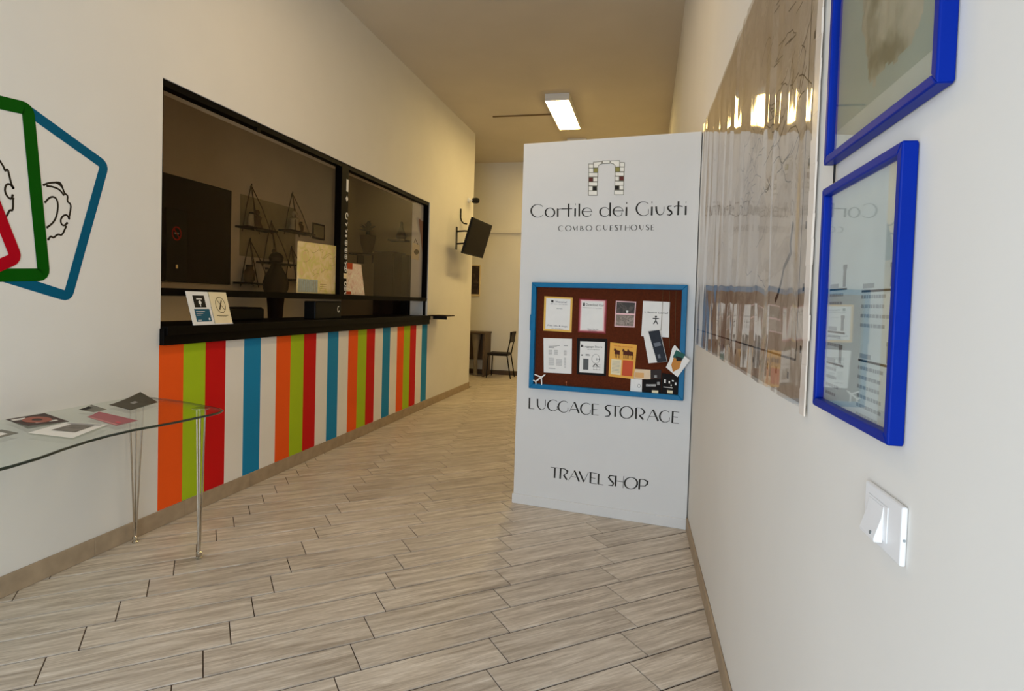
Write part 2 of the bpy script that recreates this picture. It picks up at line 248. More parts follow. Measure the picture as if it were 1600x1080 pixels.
 'luggage':(((0.1026,0.7806,0.012),(0.1032,0.7022,0.012)),((0.1032,0.7022,0.0036),(0.141,0.7038,0.0036)),((0.1636,0.7782,0.012),(0.1659,0.7313,0.0108),(0.1785,0.7098,0.0072),(0.2004,0.7024,0.0036),(0.2196,0.7155,0.0036),(0.2256,0.7367,0.0036),(0.2254,0.7779,0.0036)),((0.3109,0.772,0.0036),(0.3027,0.7773,0.0036),(0.2933,0.7803,0.0036),(0.2832,0.781,0.0036),(0.2731,0.7792,0.0044),(0.2636,0.7751,0.0061),(0.2553,0.7689,0.0081),(0.2488,0.761,0.0099),(0.2444,0.7519,0.0112),(0.2425,0.7421,0.0119),(0.243,0.7323,0.0119),(0.2462,0.7231,0.011),(0.2516,0.7151,0.0095),(0.259,0.7088,0.0077),(0.2679,0.7046,0.0058),(0.2778,0.7027,0.0042),(0.2879,0.7032,0.0036),(0.2978,0.7062,0.0036),(0.3067,0.7114,0.0036),(0.3142,0.7185,0.0036)),((0.3142,0.739,0.0036),(0.3143,0.713,0.0036)),((0.3896,0.7704,0.0036),(0.3815,0.7758,0.0036),(0.3722,0.779,0.0036),(0.3623,0.7797,0.0036),(0.3523,0.7779,0.0044),(0.343,0.7737,0.0061),(0.3348,0.7674,0.0081),(0.3284,0.7593,0.0099),(0.324,0.75,0.0112),(0.3221,0.74,0.0119),(0.3227,0.73,0.0119),(0.3258,0.7206,0.011),(0.3312,0.7124,0.0095),(0.3385,0.706,0.0077),(0.3473,0.7016,0.0058),(0.357,0.6996,0.0042),(0.3671,0.7002,0.0036),(0.3768,0.7032,0.0036),(0.3856,0.7085,0.0036),(0.3929,0.7157,0.0036)),((0.3922,0.7368,0.0036),(0.392,0.709,0.0036)),((0.4371,0.7796,0.0036),(0.4017,0.7026,0.0036)),((0.4389,0.7798,0.012),(0.4736,0.7038,0.012)),((0.4161,0.7279,0.0036),(0.4577,0.7288,0.0036)),((0.5513,0.7706,0.0036),(0.5434,0.776,0.0036),(0.5344,0.7792,0.0036),(0.5247,0.78,0.0036),(0.515,0.7782,0.0044),(0.5059,0.774,0.0061),(0.498,0.7676,0.0081),(0.4917,0.7595,0.0099),(0.4875,0.7502,0.0112),(0.4857,0.7402,0.0119),(0.4863,0.7301,0.0119),(0.4893,0.7207,0.011),(0.4946,0.7124,0.0095),(0.5017,0.7059,0.0077),(0.5103,0.7015,0.0058),(0.5197,0.6995,0.0042),(0.5295,0.7001,0.0036),(0.5389,0.7031,0.0036),(0.5475,0.7084,0.0036),(0.5546,0.7156,0.0036)),((0.5542,0.737,0.0036),(0.5537,0.7095,0.0036)),((0.569,0.7802,0.012),(0.5695,0.7019,0.012)),((0.5698,0.7785,0.0036),(0.6122,0.7786,0.0036)),((0.5712,0.7403,0.0036),(0.6043,0.7409,0.0036)),((0.5695,0.7019,0.0036),(0.613,0.7024,0.0036)),((0.7008,0.78,0.0042),(0.672,0.7763,0.0076),(0.6597,0.7619,0.0103),(0.6675,0.7481,0.0118),(0.688,0.7338,0.0118),(0.6939,0.7199,0.0103),(0.6872,0.7048,0.0076),(0.6583,0.7002,0.0042)),((0.7287,0.7778,0.012),(0.7295,0.7035,0.012)),((0.6955,0.777,0.0036),(0.7603,0.7764,0.0036)),((0.8498,0.7446,0.012),(0.8481,0.7546,0.0116),(0.8438,0.7638,0.0105),(0.8372,0.7715,0.0088),(0.8287,0.7773,0.0069),(0.8188,0.7807,0.005),(0.8081,0.7817,0.0037),(0.7973,0.7801,0.0043),(0.7871,0.776,0.0059),(0.7781,0.7696,0.0079),(0.7709,0.7614,0.0097),(0.766,0.7519,0.0111),(0.7637,0.7417,0.0119),(0.764,0.7314,0.0119),(0.7671,0.7217,0.0111),(0.7727,0.7132,0.0097),(0.7804,0.7064,0.0079),(0.7898,0.7017,0.0059),(0.8002,0.6996,0.0043),(0.811,0.7,0.0037),(0.8216,0.7029,0.005),(0.8312,0.7083,0.0069),(0.8392,0.7156,0.0088),(0.8452,0.7245,0.0105),(0.8489,0.7344,0.0116),(0.8498,0.7446,0.012)),((0.8711,0.7775,0.012),(0.8718,0.7012,0.012)),((0.8711,0.7786,0.0036),(0.8963,0.7798,0.0036),(0.9175,0.7712,0.0072),(0.9279,0.7527,0.012),(0.9153,0.7356,0.006),(0.8928,0.7299,0.0036)),((0.8947,0.7283,0.012),(0.9218,0.7026,0.012)),((0.9814,0.7753,0.0036),(0.9462,0.6997,0.0036)),((0.9831,0.7761,0.012),(1.0201,0.7017,0.012)),((0.9624,0.7277,0.0036),(1.0003,0.7296,0.0036)),((1.0888,0.7675,0.0036),(1.0816,0.7728,0.0036),(1.0733,0.7759,0.0036),(1.0645,0.7767,0.0036),(1.0557,0.7749,0.0044),(1.0474,0.7709,0.0061),(1.0403,0.7647,0.0081),(1.0346,0.7568,0.0099),(1.0309,0.7478,0.0112),(1.0292,0.738,0.0119),(1.0298,0.7283,0.0119),(1.0326,0.7191,0.011),(1.0374,0.7111,0.0095),(1.0439,0.7048,0.0077),(1.0517,0.7005,0.0058),(1.0604,0.6985,0.0042),(1.0693,0.699,0.0036),(1.0779,0.702,0.0036),(1.0856,0.7071,0.0036),(1.0921,0.7141,0.0036)),((1.093,0.7333,0.0036),(1.0923,0.7082,0.0036)),((1.113,0.777,0.012),(1.1125,0.6987,0.012)),((1.113,0.7753,0.0036),(1.1542,0.7746,0.0036)),((1.1136,0.7406,0.0036),(1.1456,0.7391,0.0036)),((1.1125,0.6997,0.0036),(1.1554,0.7006,0.0036))),
 'travel':(((0.2795,0.2961,0.0036),(0.3626,0.2978,0.0036)),((0.3118,0.295,0.012),(0.3105,0.222,0.012)),((0.3546,0.2963,0.012),(0.3518,0.2224,0.012)),((0.3562,0.2965,0.0036),(0.3839,0.2964,0.006),(0.4045,0.2836,0.012),(0.4008,0.2677,0.0072),(0.3774,0.2543,0.0036)),((0.3774,0.2517,0.012),(0.4023,0.2214,0.012)),((0.4553,0.2928,0.0036),(0.4156,0.2206,0.0036)),((0.4552,0.2953,0.012),(0.4918,0.2207,0.012)),((0.4357,0.2491,0.0036),(0.4725,0.2478,0.0036)),((0.4892,0.2946,0.012),(0.5255,0.2227,0.012)),((0.5255,0.2227,0.0036),(0.5552,0.293,0.0036)),((0.5721,0.2952,0.012),(0.5721,0.2214,0.012)),((0.5618,0.2964,0.0036),(0.6182,0.2946,0.0036)),((0.5733,0.2597,0.0036),(0.6067,0.2591,0.0036)),((0.5721,0.2214,0.0036),(0.6182,0.2217,0.0036)),((0.6294,0.2951,0.012),(0.6284,0.2215,0.012)),((0.6284,0.2215,0.0036),(0.6641,0.2199,0.0036)),((0.742,0.2923,0.0042),(0.7094,0.293,0.0081),(0.6999,0.2767,0.011),(0.7157,0.2587,0.012),(0.7337,0.2436,0.011),(0.7294,0.2254,0.0081),(0.6993,0.2237,0.0042)),((0.7494,0.2958,0.012),(0.7485,0.223,0.012)),((0.7506,0.2609,0.0036),(0.8023,0.2604,0.0036)),((0.8038,0.3005,0.0036),(0.8018,0.2189,0.0036)),((0.8973,0.2649,0.012),(0.8956,0.2746,0.0116),(0.8913,0.2832,0.0105),(0.8848,0.2903,0.0088),(0.8763,0.2955,0.0069),(0.8664,0.2984,0.005),(0.8558,0.2989,0.0037),(0.8451,0.2968,0.0043),(0.835,0.2924,0.0059),(0.826,0.2859,0.0079),(0.8189,0.2776,0.0097),(0.814,0.2682,0.0111),(0.8116,0.2582,0.0119),(0.812,0.2483,0.0119),(0.815,0.239,0.0111),(0.8206,0.231,0.0097),(0.8282,0.2248,0.0079),(0.8375,0.2208,0.0059),(0.8479,0.2191,0.0043),(0.8587,0.22,0.0037),(0.8691,0.2234,0.005),(0.8787,0.2289,0.0069),(0.8867,0.2364,0.0088),(0.8927,0.2452,0.0105),(0.8963,0.255,0.0116),(0.8973,0.2649,0.012)),((0.9118,0.2926,0.012),(0.9105,0.2233,0.012)),((0.9118,0.2936,0.0036),(0.9407,0.2965,0.0048),(0.9652,0.2851,0.012),(0.9639,0.2677,0.0108),(0.9472,0.2506,0.0048),(0.9159,0.2487,0.0036)))},
 'cells':(('w',((0.4834,2.4429),(0.5176,2.441),(0.5186,2.4117),(0.4844,2.4135))),('w',((0.5172,2.4534),(0.5757,2.4534),(0.5769,2.4388),(0.5621,2.4354),(0.5525,2.4249),(0.5496,2.4127),(0.5196,2.4126))),('w',((0.4851,2.4135),(0.5186,2.4117),(0.5197,2.3811),(0.4861,2.3827))),('o',((0.5186,2.4137),(0.5496,2.4121),(0.5507,2.3802),(0.5197,2.3817))),('w',((0.4861,2.3827),(0.5498,2.3796),(0.5508,2.3494),(0.4872,2.3523))),('r',((0.4866,2.3507),(0.5175,2.3493),(0.5186,2.3183),(0.4877,2.3197))),('w',((0.5175,2.35),(0.5495,2.3485),(0.5506,2.3179),(0.5185,2.3193))),('w',((0.487,2.3181),(0.5497,2.3153),(0.5506,2.2877),(0.488,2.2903))),('w',((0.488,2.2893),(0.5173,2.2881),(0.5184,2.2564),(0.4891,2.2575))),('k',((0.5173,2.2881),(0.5473,2.2868),(0.5484,2.2559),(0.5183,2.2571))),('w',((0.4882,2.2566),(0.5501,2.2542),(0.5512,2.2243),(0.4892,2.2265))),('w',((0.7004,2.44),(0.7318,2.4383),(0.7329,2.4089),(0.7015,2.4106))),('w',((0.6371,2.4548),(0.699,2.4529),(0.7005,2.4106),(0.6703,2.4112),(0.6677,2.422),(0.6558,2.4345),(0.6387,2.4386))),('o',((0.6697,2.4113),(0.7015,2.4096),(0.7027,2.3775),(0.6708,2.3791))),('w',((0.7015,2.4096),(0.7313,2.408),(0.7324,2.377),(0.7026,2.3785))),('w',((0.6702,2.3775),(0.7309,2.3745),(0.7318,2.3473),(0.6712,2.3502))),('w',((0.6703,2.3486),(0.6995,2.3472),(0.7007,2.3158),(0.6714,2.3171))),('r',((0.6995,2.3472),(0.7309,2.3458),(0.732,2.3154),(0.7006,2.3168))),('w',((0.6705,2.3158),(0.7315,2.3131),(0.7325,2.285),(0.6715,2.2875))),('k',((0.6709,2.2843),(0.7018,2.283),(0.7029,2.2541),(0.672,2.2553))),('w',((0.7017,2.2856),(0.7309,2.2844),(0.732,2.2536),(0.7028,2.2548))),('w',((0.6704,2.2538),(0.7321,2.2514),(0.7331,2.2216),(0.6714,2.2238))),('w',((0.5801,2.458),(0.6315,2.4561),(0.6321,2.439),(0.5808,2.4402)))),
 'sheets':{'s1':((0.1977,1.5191),(0.4059,1.5145),(0.4056,1.2699),(0.1969,1.2735)),
 's2':((0.4517,1.5092),(0.65,1.5049),(0.648,1.2715),(0.4519,1.2733)),
 's2w':((0.4652,1.5),(0.6343,1.4981),(0.6347,1.2867),(0.4647,1.2854)),
 's5':((0.2007,1.2211),(0.4105,1.225),(0.4155,0.9798),(0.2109,0.9752)),
 's6':((0.4467,1.2332),(0.662,1.2375),(0.6602,0.9812),(0.452,0.9791)),
 's6w':((0.4705,1.2119),(0.6443,1.2145),(0.6448,0.9979),(0.4713,0.9947)),
 'photo':((0.7106,1.5005),(0.848,1.497),(0.8435,1.3242),(0.7059,1.3242)),
 's4':((0.8939,1.504),(1.0704,1.501),(1.0702,1.2668),(0.8905,1.2674)),
 'fly':((0.6818,1.2149),(0.8635,1.2063),(0.8526,0.9745),(0.6775,0.9814)),
 'pale':((0.8537,1.0433),(0.9601,1.0448),(0.9625,0.9791),(0.8489,0.9779)),
 'white':((0.8309,0.9766),(0.9061,0.9749),(0.9079,0.8885),(0.8292,0.8857)),
 'bk1':((0.9055,1.2839),(1.013,1.3173),(1.0692,1.1076),(0.9479,1.0891)),
 'bk2':((1.1129,1.2231),(1.2179,1.1309),(1.1413,1.0135),(1.0637,1.0717)),
 'blk':((0.9097,0.9751),(1.032,0.9913),(1.036,0.8847),(0.9094,0.885)),
 'blk2':((1.0304,1.034),(1.1413,1.0135),(1.1458,0.8939),(1.036,0.8847)),
 'top':((0.9602,1.0434),(1.0298,1.0517),(1.032,0.9913),(0.9623,0.9862)),
 'str1':((1.0241,1.5795),(1.0202,1.3105)),
 'str2':((1.1066,1.5742),(1.1163,1.2233)),
 'str3':((1.0656,1.5734),(1.083,1.2004)),
 'plane':((0.2046,0.9364),),
 'pin':((0.3807,0.9097),),
 'frame_in':((0.1411,1.5837),(1.1439,1.582),(1.1545,0.8824),(0.1622,0.884)),
 'frame_out':((0.1071,1.6161),(1.1766,1.6135),(1.1871,0.8581),(0.1176,0.8581)),
 'latch':((0.0985,1.3864),(0.1024,1.2657))},
 'art':{'blue':((2.3285,2.3218),(2.7502,2.1531),(2.5404,1.4309),(2.0618,1.5642),(2.0122,2.295)),
 'green':((2.3306,2.3275),(2.4123,1.537),(1.9476,1.507),(1.9258,2.2917)),
 'red':((2.1493,1.9265),(2.2774,1.609),(2.1496,1.543))},
 'gear':(((2.4109,1.9801),(2.4339,1.9946),(2.4757,2.0054),(2.497,2.0096),(2.508,1.9863),(2.519,1.9576),(2.5382,1.9508),(2.5329,1.9189),(2.5551,1.9097),(2.5526,1.8755),(2.5444,1.838)),((2.5445,1.8329),(2.5333,1.8519),(2.5115,1.8436),(2.498,1.8212),(2.5036,1.7964),(2.5199,1.7934),(2.5336,1.8081)),((2.5282,1.7893),(2.5066,1.7404),(2.485,1.7481),(2.4612,1.7226),(2.4481,1.7338),(2.4351,1.7147)),((2.4288,1.9786),(2.46,1.9796),(2.4919,1.973),(2.5136,1.9515)),((2.4757,2.0044),(2.4917,1.9984),(2.5053,1.9883)),((2.4189,1.8973),(2.4394,1.9232),(2.4602,1.9319),(2.4788,1.9225),(2.4859,1.8907),(2.4792,1.8389),(2.4608,1.8009),(2.4297,1.7742)),((2.2043,2.0483),(2.2221,2.0247),(2.2266,2.0071),(2.2379,2.0212),(2.2447,1.997),(2.254,1.9567),(2.2632,1.9396)),((2.2632,1.9373),(2.2494,1.9534),(2.2312,1.9475),(2.2245,1.9183),(2.2359,1.8924),(2.2541,1.8815),(2.261,1.9015)),((2.2633,1.8878),(2.2635,1.8288),(2.2474,1.8334),(2.2338,1.7962),(2.2203,1.8082),(2.2113,1.8139))),
 'table':((-2.189,2.76),(-2.179,2.666),(-2.189,2.606),(-2.198,2.463),(-2.214,2.36),(-2.245,2.243),(-2.241,2.114),(-2.238,2.027),(-2.206,1.883),(-2.159,1.741),(-2.151,1.659),(-2.147,1.609)),
 'tableback':((-2.25,2.817),(-2.306,2.836),(-2.544,2.916),(-2.739,2.979),(-2.911,2.968),(-2.952,2.567),(-2.971,2.459),(-2.956,2.214)),
 'leaf':{'dark':((-2.833,2.685),(-2.891,2.949),(-2.671,2.845),(-2.613,2.607)),
 'small':((-2.854,2.524),(-2.86,2.604),(-2.73,2.575),(-2.729,2.496)),
 'pink':((-2.655,2.392),(-2.683,2.484),(-2.371,2.407),(-2.364,2.28)),
 'red':((-2.924,2.216),(-2.91,2.392),(-2.63,2.279),(-2.675,2.123)),
 'white':((-2.559,2.031),(-2.609,2.248),(-2.406,2.276),(-2.312,2.019)),
 'left':((-2.736,1.986),(-2.702,2.032),(-2.603,2.026),(-2.586,1.938)),
 'low':((-2.344,1.72),(-2.334,1.756),(-2.29,1.764),(-2.221,1.657))}}

# ------------------------------------------------------------ materials
mat('wall_paint', (226, 223, 216), 0.75, var=0.015, scale=2.5, bump=0.02, bscale=60)
mat('ceiling_paint', (205, 196, 180), 0.85, var=0.03, scale=1.5)
mat('partition_white', (219, 219, 218), 0.55, var=0.015, scale=3)
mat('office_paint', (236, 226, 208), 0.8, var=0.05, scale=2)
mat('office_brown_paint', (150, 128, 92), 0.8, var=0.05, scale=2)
mat('black_lacquer', (6, 4, 3), 0.5, var=0.2, spec=0.08)
mat('black_frame', (6, 3, 2), 0.5, var=0.2, spec=0.06)
mat('grout', (66, 52, 40), 0.9, var=0.15, scale=30)
mat('chrome', (200, 195, 185), 0.12, metal=1.0, var=0.05)
mat('black_metal', (18, 16, 15), 0.4, var=0.2)
mat('black_plastic', (12, 11, 11), 0.5, var=0.1, spec=0.2)
mat('screen_black', (20, 14, 5), 0.5, var=0.05, spec=0.08)
mat('white_plastic', (232, 232, 232), 0.3, var=0.01)
mat('paper_white', (236, 235, 232), 0.6, var=0.02, scale=20)
mat('paper_cream', (238, 224, 186), 0.55, var=0.03)
mat('ink_black', (22, 20, 18), 0.6)
mat('ink_letter', (48, 46, 42), 0.6)
mat('ink_thin', (86, 84, 80), 0.6)
mat('ink_grey', (150, 150, 150), 0.7)
mat('ink_navy', (30, 40, 80), 0.6)
for nm, c in dict(orange=(246, 92, 20), lime=(170, 198, 26), red=(206, 6, 12), white=(238, 234, 226), blue=(6, 134, 186)).items():
    mat('stripe_' + nm, c, 0.6, var=0.02, scale=3)
mat('vinyl_blue', (0, 88, 120), 0.6, var=0.03, spec=0.1); mat('vinyl_green', (0, 80, 0), 0.6, var=0.03, spec=0.1); mat('vinyl_red', (172, 0, 26), 0.6, var=0.03, spec=0.1)
mat('board_blue', (4, 108, 158), 0.45, var=0.08, scale=14, bump=0.1)
mat('cork_brown', (88, 38, 14), 0.9, var=0.18, scale=90, bump=0.3, bscale=300)
mat('frame_blue', (0, 36, 140), 0.4, var=0.05, spec=0.1)
mat('wood_dark', (44, 30, 18), 0.6, var=0.25, scale=10)
mat('desk_brown', (92, 76, 60), 0.55, var=0.1)
mat('grey_cloth', (140, 130, 115), 0.8, var=0.1)
mat('skirt_tile', (166, 147, 122), 0.5, var=0.12, scale=12)
mat('rope', (96, 78, 52), 0.9, var=0.2)
mat('terracotta', (66, 46, 30), 0.8); mat('leaf_green', (30, 34, 14), 0.7, var=0.3, scale=40)
glass_mat('window_glass', (0.96, 0.91, 0.84), 0.01, ior=1.3, gain=0.4)
glass_mat('clear_glass', (0.96, 0.97, 0.965), 0.02, ior=1.36)
glass_mat('plastic_film', (0.95, 0.93, 0.90), 0.055, ior=1.4)
mat('lamp_panel', (255, 250, 240), 0.6, var=0.0, emit=(LAMP_COLOR, LAMP_STRENGTH)); mat('fill_panel', (255, 250, 240), 0.6, var=0.0, emit=(FILL_COLOR, FILL_STRENGTH))  # the weaker panel glows only on the added fill lamp

def table_glass():
    m = glass_mat('table_glass', (0.90, 0.94, 0.91), 0.02, 1.5)
    return m
table_glass()
mat('glass_edge', (34, 46, 38), 0.15, var=0.1, coat=0.5)

def tile_mat():
    m = D.materials.new('wood_look_tile'); m.use_nodes = True; nt = m.node_tree; b = nt.nodes['Principled BSDF']
    tc = nt.nodes.new('ShaderNodeTexCoord'); oi = nt.nodes.new('ShaderNodeObjectInfo')
    off = nt.nodes.new('ShaderNodeVectorMath'); off.operation = 'SCALE'; off.inputs[0].default_value = (37, 19, 11)
    nt.links.new(oi.outputs['Random'], off.inputs['Scale'])
    ad = nt.nodes.new('ShaderNodeVectorMath'); ad.operation = 'ADD'
    nt.links.new(tc.outputs['Object'], ad.inputs[0]); nt.links.new(off.outputs[0], ad.inputs[1])
    mp = nt.nodes.new('ShaderNodeMapping'); mp.inputs['Scale'].default_value = (2.6, 30, 1); nt.links.new(ad.outputs[0], mp.inputs[0])
    n1 = nt.nodes.new('ShaderNodeTexNoise'); n1.inputs['Scale'].default_value = 1; n1.inputs['Detail'].default_value = 6; n1.inputs['Roughness'].default_value = 0.65; n1.inputs['Distortion'].default_value = 0.5
    nt.links.new(mp.outputs[0], n1.inputs['Vector'])
    mp2 = nt.nodes.new('ShaderNodeMapping'); mp2.inputs['Scale'].default_value = (9, 110, 1); nt.links.new(ad.outputs[0], mp2.inputs[0])
    n2 = nt.nodes.new('ShaderNodeTexNoise'); n2.inputs['Scale'].default_value = 1; n2.inputs['Detail'].default_value = 5; n2.inputs['Roughness'].default_value = 0.7
    nt.links.new(mp2.outputs[0], n2.inputs['Vector'])
    cr = nt.nodes.new('ShaderNodeValToRGB'); e = cr.color_ramp.elements
    e[0].position = 0.30; e[0].color = lin((164, 152, 138)); e[1].position = 0.72; e[1].color = lin((229, 221, 210))
    k = cr.color_ramp.elements.new(0.5); k.color = lin((202, 191, 177))
    nt.links.new(n1.outputs['Fac'], cr.inputs['Fac'])
    cr2 = nt.nodes.new('ShaderNodeValToRGB'); e = cr2.color_ramp.elements
    e[0].position = 0.32; e[0].color = (0.70, 0.67, 0.64, 1); e[1].position = 0.6; e[1].color = (1.06, 1.06, 1.06, 1)
    nt.links.new(n2.outputs['Fac'], cr2.inputs['Fac'])
    mx = nt.nodes.new('ShaderNodeMix'); mx.data_type = 'RGBA'; mx.blend_type = 'MULTIPLY'; mx.inputs['Factor'].default_value = 0.8
    nt.links.new(cr.outputs[0], mx.inputs['A']); nt.links.new(cr2.outputs[0], mx.inputs['B'])
    hv = nt.nodes.new('ShaderNodeHueSaturation'); mr = nt.nodes.new('ShaderNodeMapRange'); mr.inputs['To Min'].default_value = 0.93; mr.inputs['To Max'].default_value = 1.07
    nt.links.new(oi.outputs['Random'], mr.inputs[0]); nt.links.new(mr.outputs[0], hv.inputs['Value'])
    nt.links.new(mx.outputs['Result'], hv.inputs['Color']); nt.links.new(hv.outputs[0], b.inputs['Base Color'])
    b.inputs['Roughness'].default_value = 0.42; b.inputs['Specular IOR Level'].default_value = 0.35
    bp = nt.nodes.new('ShaderNodeBump'); bp.inputs['Strength'].default_value = 0.25; bp.inputs['Distance'].default_value = 0.003
    nt.links.new(n2.outputs['Fac'], bp.inputs['Height']); nt.links.new(bp.outputs[0], b.inputs['Normal'])
    MATS['tile'] = m
tile_mat()

# ------------------------------------------------------------ room shell
H = 4.25; LX = -2.945; T = 0.25
def rwx(y):
    pts = [(-1.7, 0.4503), (4.3, 0.2853), (5.7, 0.205), (12.2, 0.165)]
    for (a, xa), (b, xb) in zip(pts, pts[1:]):
        if y <= b: return xa + (xb - xa) * (y - a) / (b - a)
    return pts[-1][1]
floor_b = MB().box(-4.7, 0.7, -1.8, 12.0, -0.06, -0.0045)
FLOOR = struct('floor', floor_b, 'grout', 'floor of grey brown wood look tiles laid diagonally', loc=(0, 0, 0))
# tiles: rows run along TU, each row set back by a sixth
TO = Vector((-1.93949, 2.98993, 0)); TU = Vector((0.765357, 0.643606, 0)); TV = Vector((0.643606, -0.765357, 0)); TL, TW, TS = 0.6612, 0.2, 0.104933
ROOM = [(-2.945, -1.6), (0.4476, -1.6), (0.0728, 11.8), (-2.945, 11.8)]
ROOM3 = [(0.2853, 4.3), (0.205, 5.7), (0.0728, 11.8)]
ROOM4 = [(0.205, 5.7), (0.165, 11.8), (0.0728, 11.8)]
ROOM2 = [(-4.6, 9.95), (-2.945, 9.95), (-2.945, 11.8), (-4.6, 11.8)]
def clip(poly, cl):
    out = poly
    for i in range(len(cl)):
        a = cl[i]; b = cl[(i + 1) % len(cl)]; inp = out; out = []
        side = lambda p: (b[0] - a[0]) * (p[1] - a[1]) - (b[1] - a[1]) * (p[0] - a[0])
        for j in range(len(inp)):
            p = inp[j]; q = inp[(j + 1) % len(inp)]; sp, sq = side(p), side(q)
            if sp >= 0: out.append(p)
            if (sp >= 0) != (sq >= 0):
                t = sp / (sp - sq); out.append((p[0] + (q[0] - p[0]) * t, p[1] + (q[1] - p[1]) * t))
        if not out: return []
    return out
def area(p): return abs(sum(p[i][0] * p[(i + 1) % len(p)][1] - p[(i + 1) % len(p)][0] * p[i][1] for i in range(len(p)))) / 2
g = 0.0046; gu = 0.0024
def tile_mesh(poly, name='tile'):
    """bevelled tile from a local polygon"""
    k = len(poly); cx = sum(p[0] for p in poly) / k; cy = sum(p[1] for p in poly) / k; c = 0.0012
    ins = [(p[0] - math.copysign(c, p[0] - cx), p[1] - math.copysign(c, p[1] - cy)) for p in poly]
    me = D.meshes.new(name)
    v = [(x, y, -0.0045) for x, y in poly] + [(x, y, -0.001) for x, y in poly] + [(x, y, 0) for x, y in ins]
    f = [tuple(2 * k + j for j in range(k))]
    for lv in (0, 1):
        for j in range(k):
            a = (j + 1) % k; f.append((lv * k + j, lv * k + a, (lv + 1) * k + a, (lv + 1) * k + j))
    me.from_pydata(v, [], f); me.materials.append(MATS['tile']); return me
full_tile = tile_mesh([(gu, -TW + g), (TL - gu, -TW + g), (TL - gu, -g), (gu, -g)])
fullp = [(0, 0), (TL, 0), (TL, -TW), (0, -TW)]
cands = []
for r in range(-75, 45):
    for c in range(-14, 16):
        o = TO + TU * (c * TL - r * TS) + TV * (r * TW)
        W4 = [(o + TU * a - TV * b) for a, b in fullp]
        W4 = [(p.x, p.y) for p in W4]
        if area([*W4]) == 0: continue
        ccw = W4[::-1]
        for rm in (ROOM, ROOM2, ROOM3, ROOM4):
            cp = clip(ccw, rm)
            if len(cp) >= 3 and area(cp) > 0.0004:
                cxy = (sum(p[0] for p in cp) / len(cp), sum(p[1] for p in cp) / len(cp))
                cands.append((cxy, o, cp, area(cp) > TL * TW * 0.9999))
def seen(c):
    d = Vector((c[0], c[1], -1.4696)); w = d.dot(FW)
    if w < 0.2: return False
    x = 800 + 944 * d.dot(RT) / w; y = 503 - 944 * d.dot(UP) / w
    return -140 < x < 1740 and y < 1260
cands.sort(key=lambda t: math.hypot(t[0][0], t[0][1]) + (0 if seen(t[0]) else 1000))
rotz = math.atan2(TU.y, TU.x)
rest = MB(); nt_ = 0
for (cxy, o, cp, isfull) in cands:
    if nt_ < 290 and seen(cxy):
        if isfull: me = full_tile
        else:
            loc = []
            for p in cp:
                d = Vector((p[0], p[1], 0)) - o; u = d.dot(TU); v = -d.dot(TV)
                loc.append((min(max(u, gu), TL - gu), min(max(v, -TW + g), -g)))
            me = tile_mesh(loc)
        t = D.objects.new('tile', me); COL.objects.link(t); t.parent = FLOOR
        t.location = o; t.rotation_euler = (0, 0, rotz); nt_ += 1
    else:
        k = len(cp); cx, cy = cxy
        q = [(p[0] + (cx - p[0]) * 0.008, p[1] + (cy - p[1]) * 0.012) for p in cp]
        rest.prism(frame((0, 0, 0), (1, 0, 0), (0, 1, 0), (0, 0, 1)), q, -0.0044, 0)
ob = obj('distant_tiles', rest, 'tile', FLOOR); ob['kind'] = 'stuff'

struct('ceiling', MB().box(-4.7, 0.7, -1.8, 12.0, H, H + 0.1), 'ceiling_paint', 'plain cream ceiling high above the corridor')
OY0, OY1, OZ0, OZ1 = 3.15, 7.725, 1.2, 2.775
wl = MB()
wl.box(LX - T, LX, -1.8, -1.4, 0, H); wl.box(LX - T, LX, -1.4, 0.4, 2.6, H); wl.box(LX - T, LX, 0.4, OY0, 0, H); wl.box(LX - T, LX, OY1, 9.75, 0, H)
wl.box(LX - T, LX, OY0, OY1, 0, OZ0); wl.box(LX - T, LX, OY0, OY1, OZ1, H)
WALLL = struct('wall_left', wl, 'wall_paint', 'cream wall with the reception window and painted stripes', loc=(LX, 0, 0))
FL = frame((LX, 0, 0), (0, 1, 0), (0, 0, 1), (1, 0, 0))        # u = y, v = z, n towards the room
cols = ['orange', 'lime', 'red', 'white', 'blue', 'white'] * 4
for i in range(23):
    y0 = 3.141 + 0.2 * i
    obj('painted_stripe', MB().rect(FL, y0, y0 + 0.2, 0.104, 1.14, 0.0002, 0.0016), 'stripe_' + cols[i], WALLL, label=cols[i] + ' painted stripe')
wr = MB(); ys = [-1.8, 4.3, 5.7, 12.0]
for a, b in zip(ys, ys[1:]):
    wr.prism(frame((0, 0, 0), (1, 0, 0), (0, 1, 0), (0, 0, 1)), [(rwx(a), a), (rwx(a) + 0.25, a), (rwx(b) + 0.25, b), (rwx(b), b)], 0, H)
struct('wall_right', wr, 'wall_paint', 'white wall carrying the wrapped map and blue frames')
struct('wall_back', MB().box(-4.7, 0.7, 11.8, 12.0, 0, H), 'wall_paint', 'cream wall at the far end of the corridor')
struct('trim_1', MB().box(-4.6, rwx(11.7) - 0.01, 11.755, 11.8, 2.84, 2.91), 'wall_paint', 'narrow raceway running across the far wall', bevel=0.008)
wf = MB(); wf.box(-4.7, -2.15, -1.8, -1.6, 0, H); wf.box(0.25, 0.7, -1.8, -1.6, 0, H); wf.box(-2.15, 0.25, -1.8, -1.6, 2.62, H)
struct('wall_front', wf, 'wall_paint', 'wall behind the viewer around the street entrance')
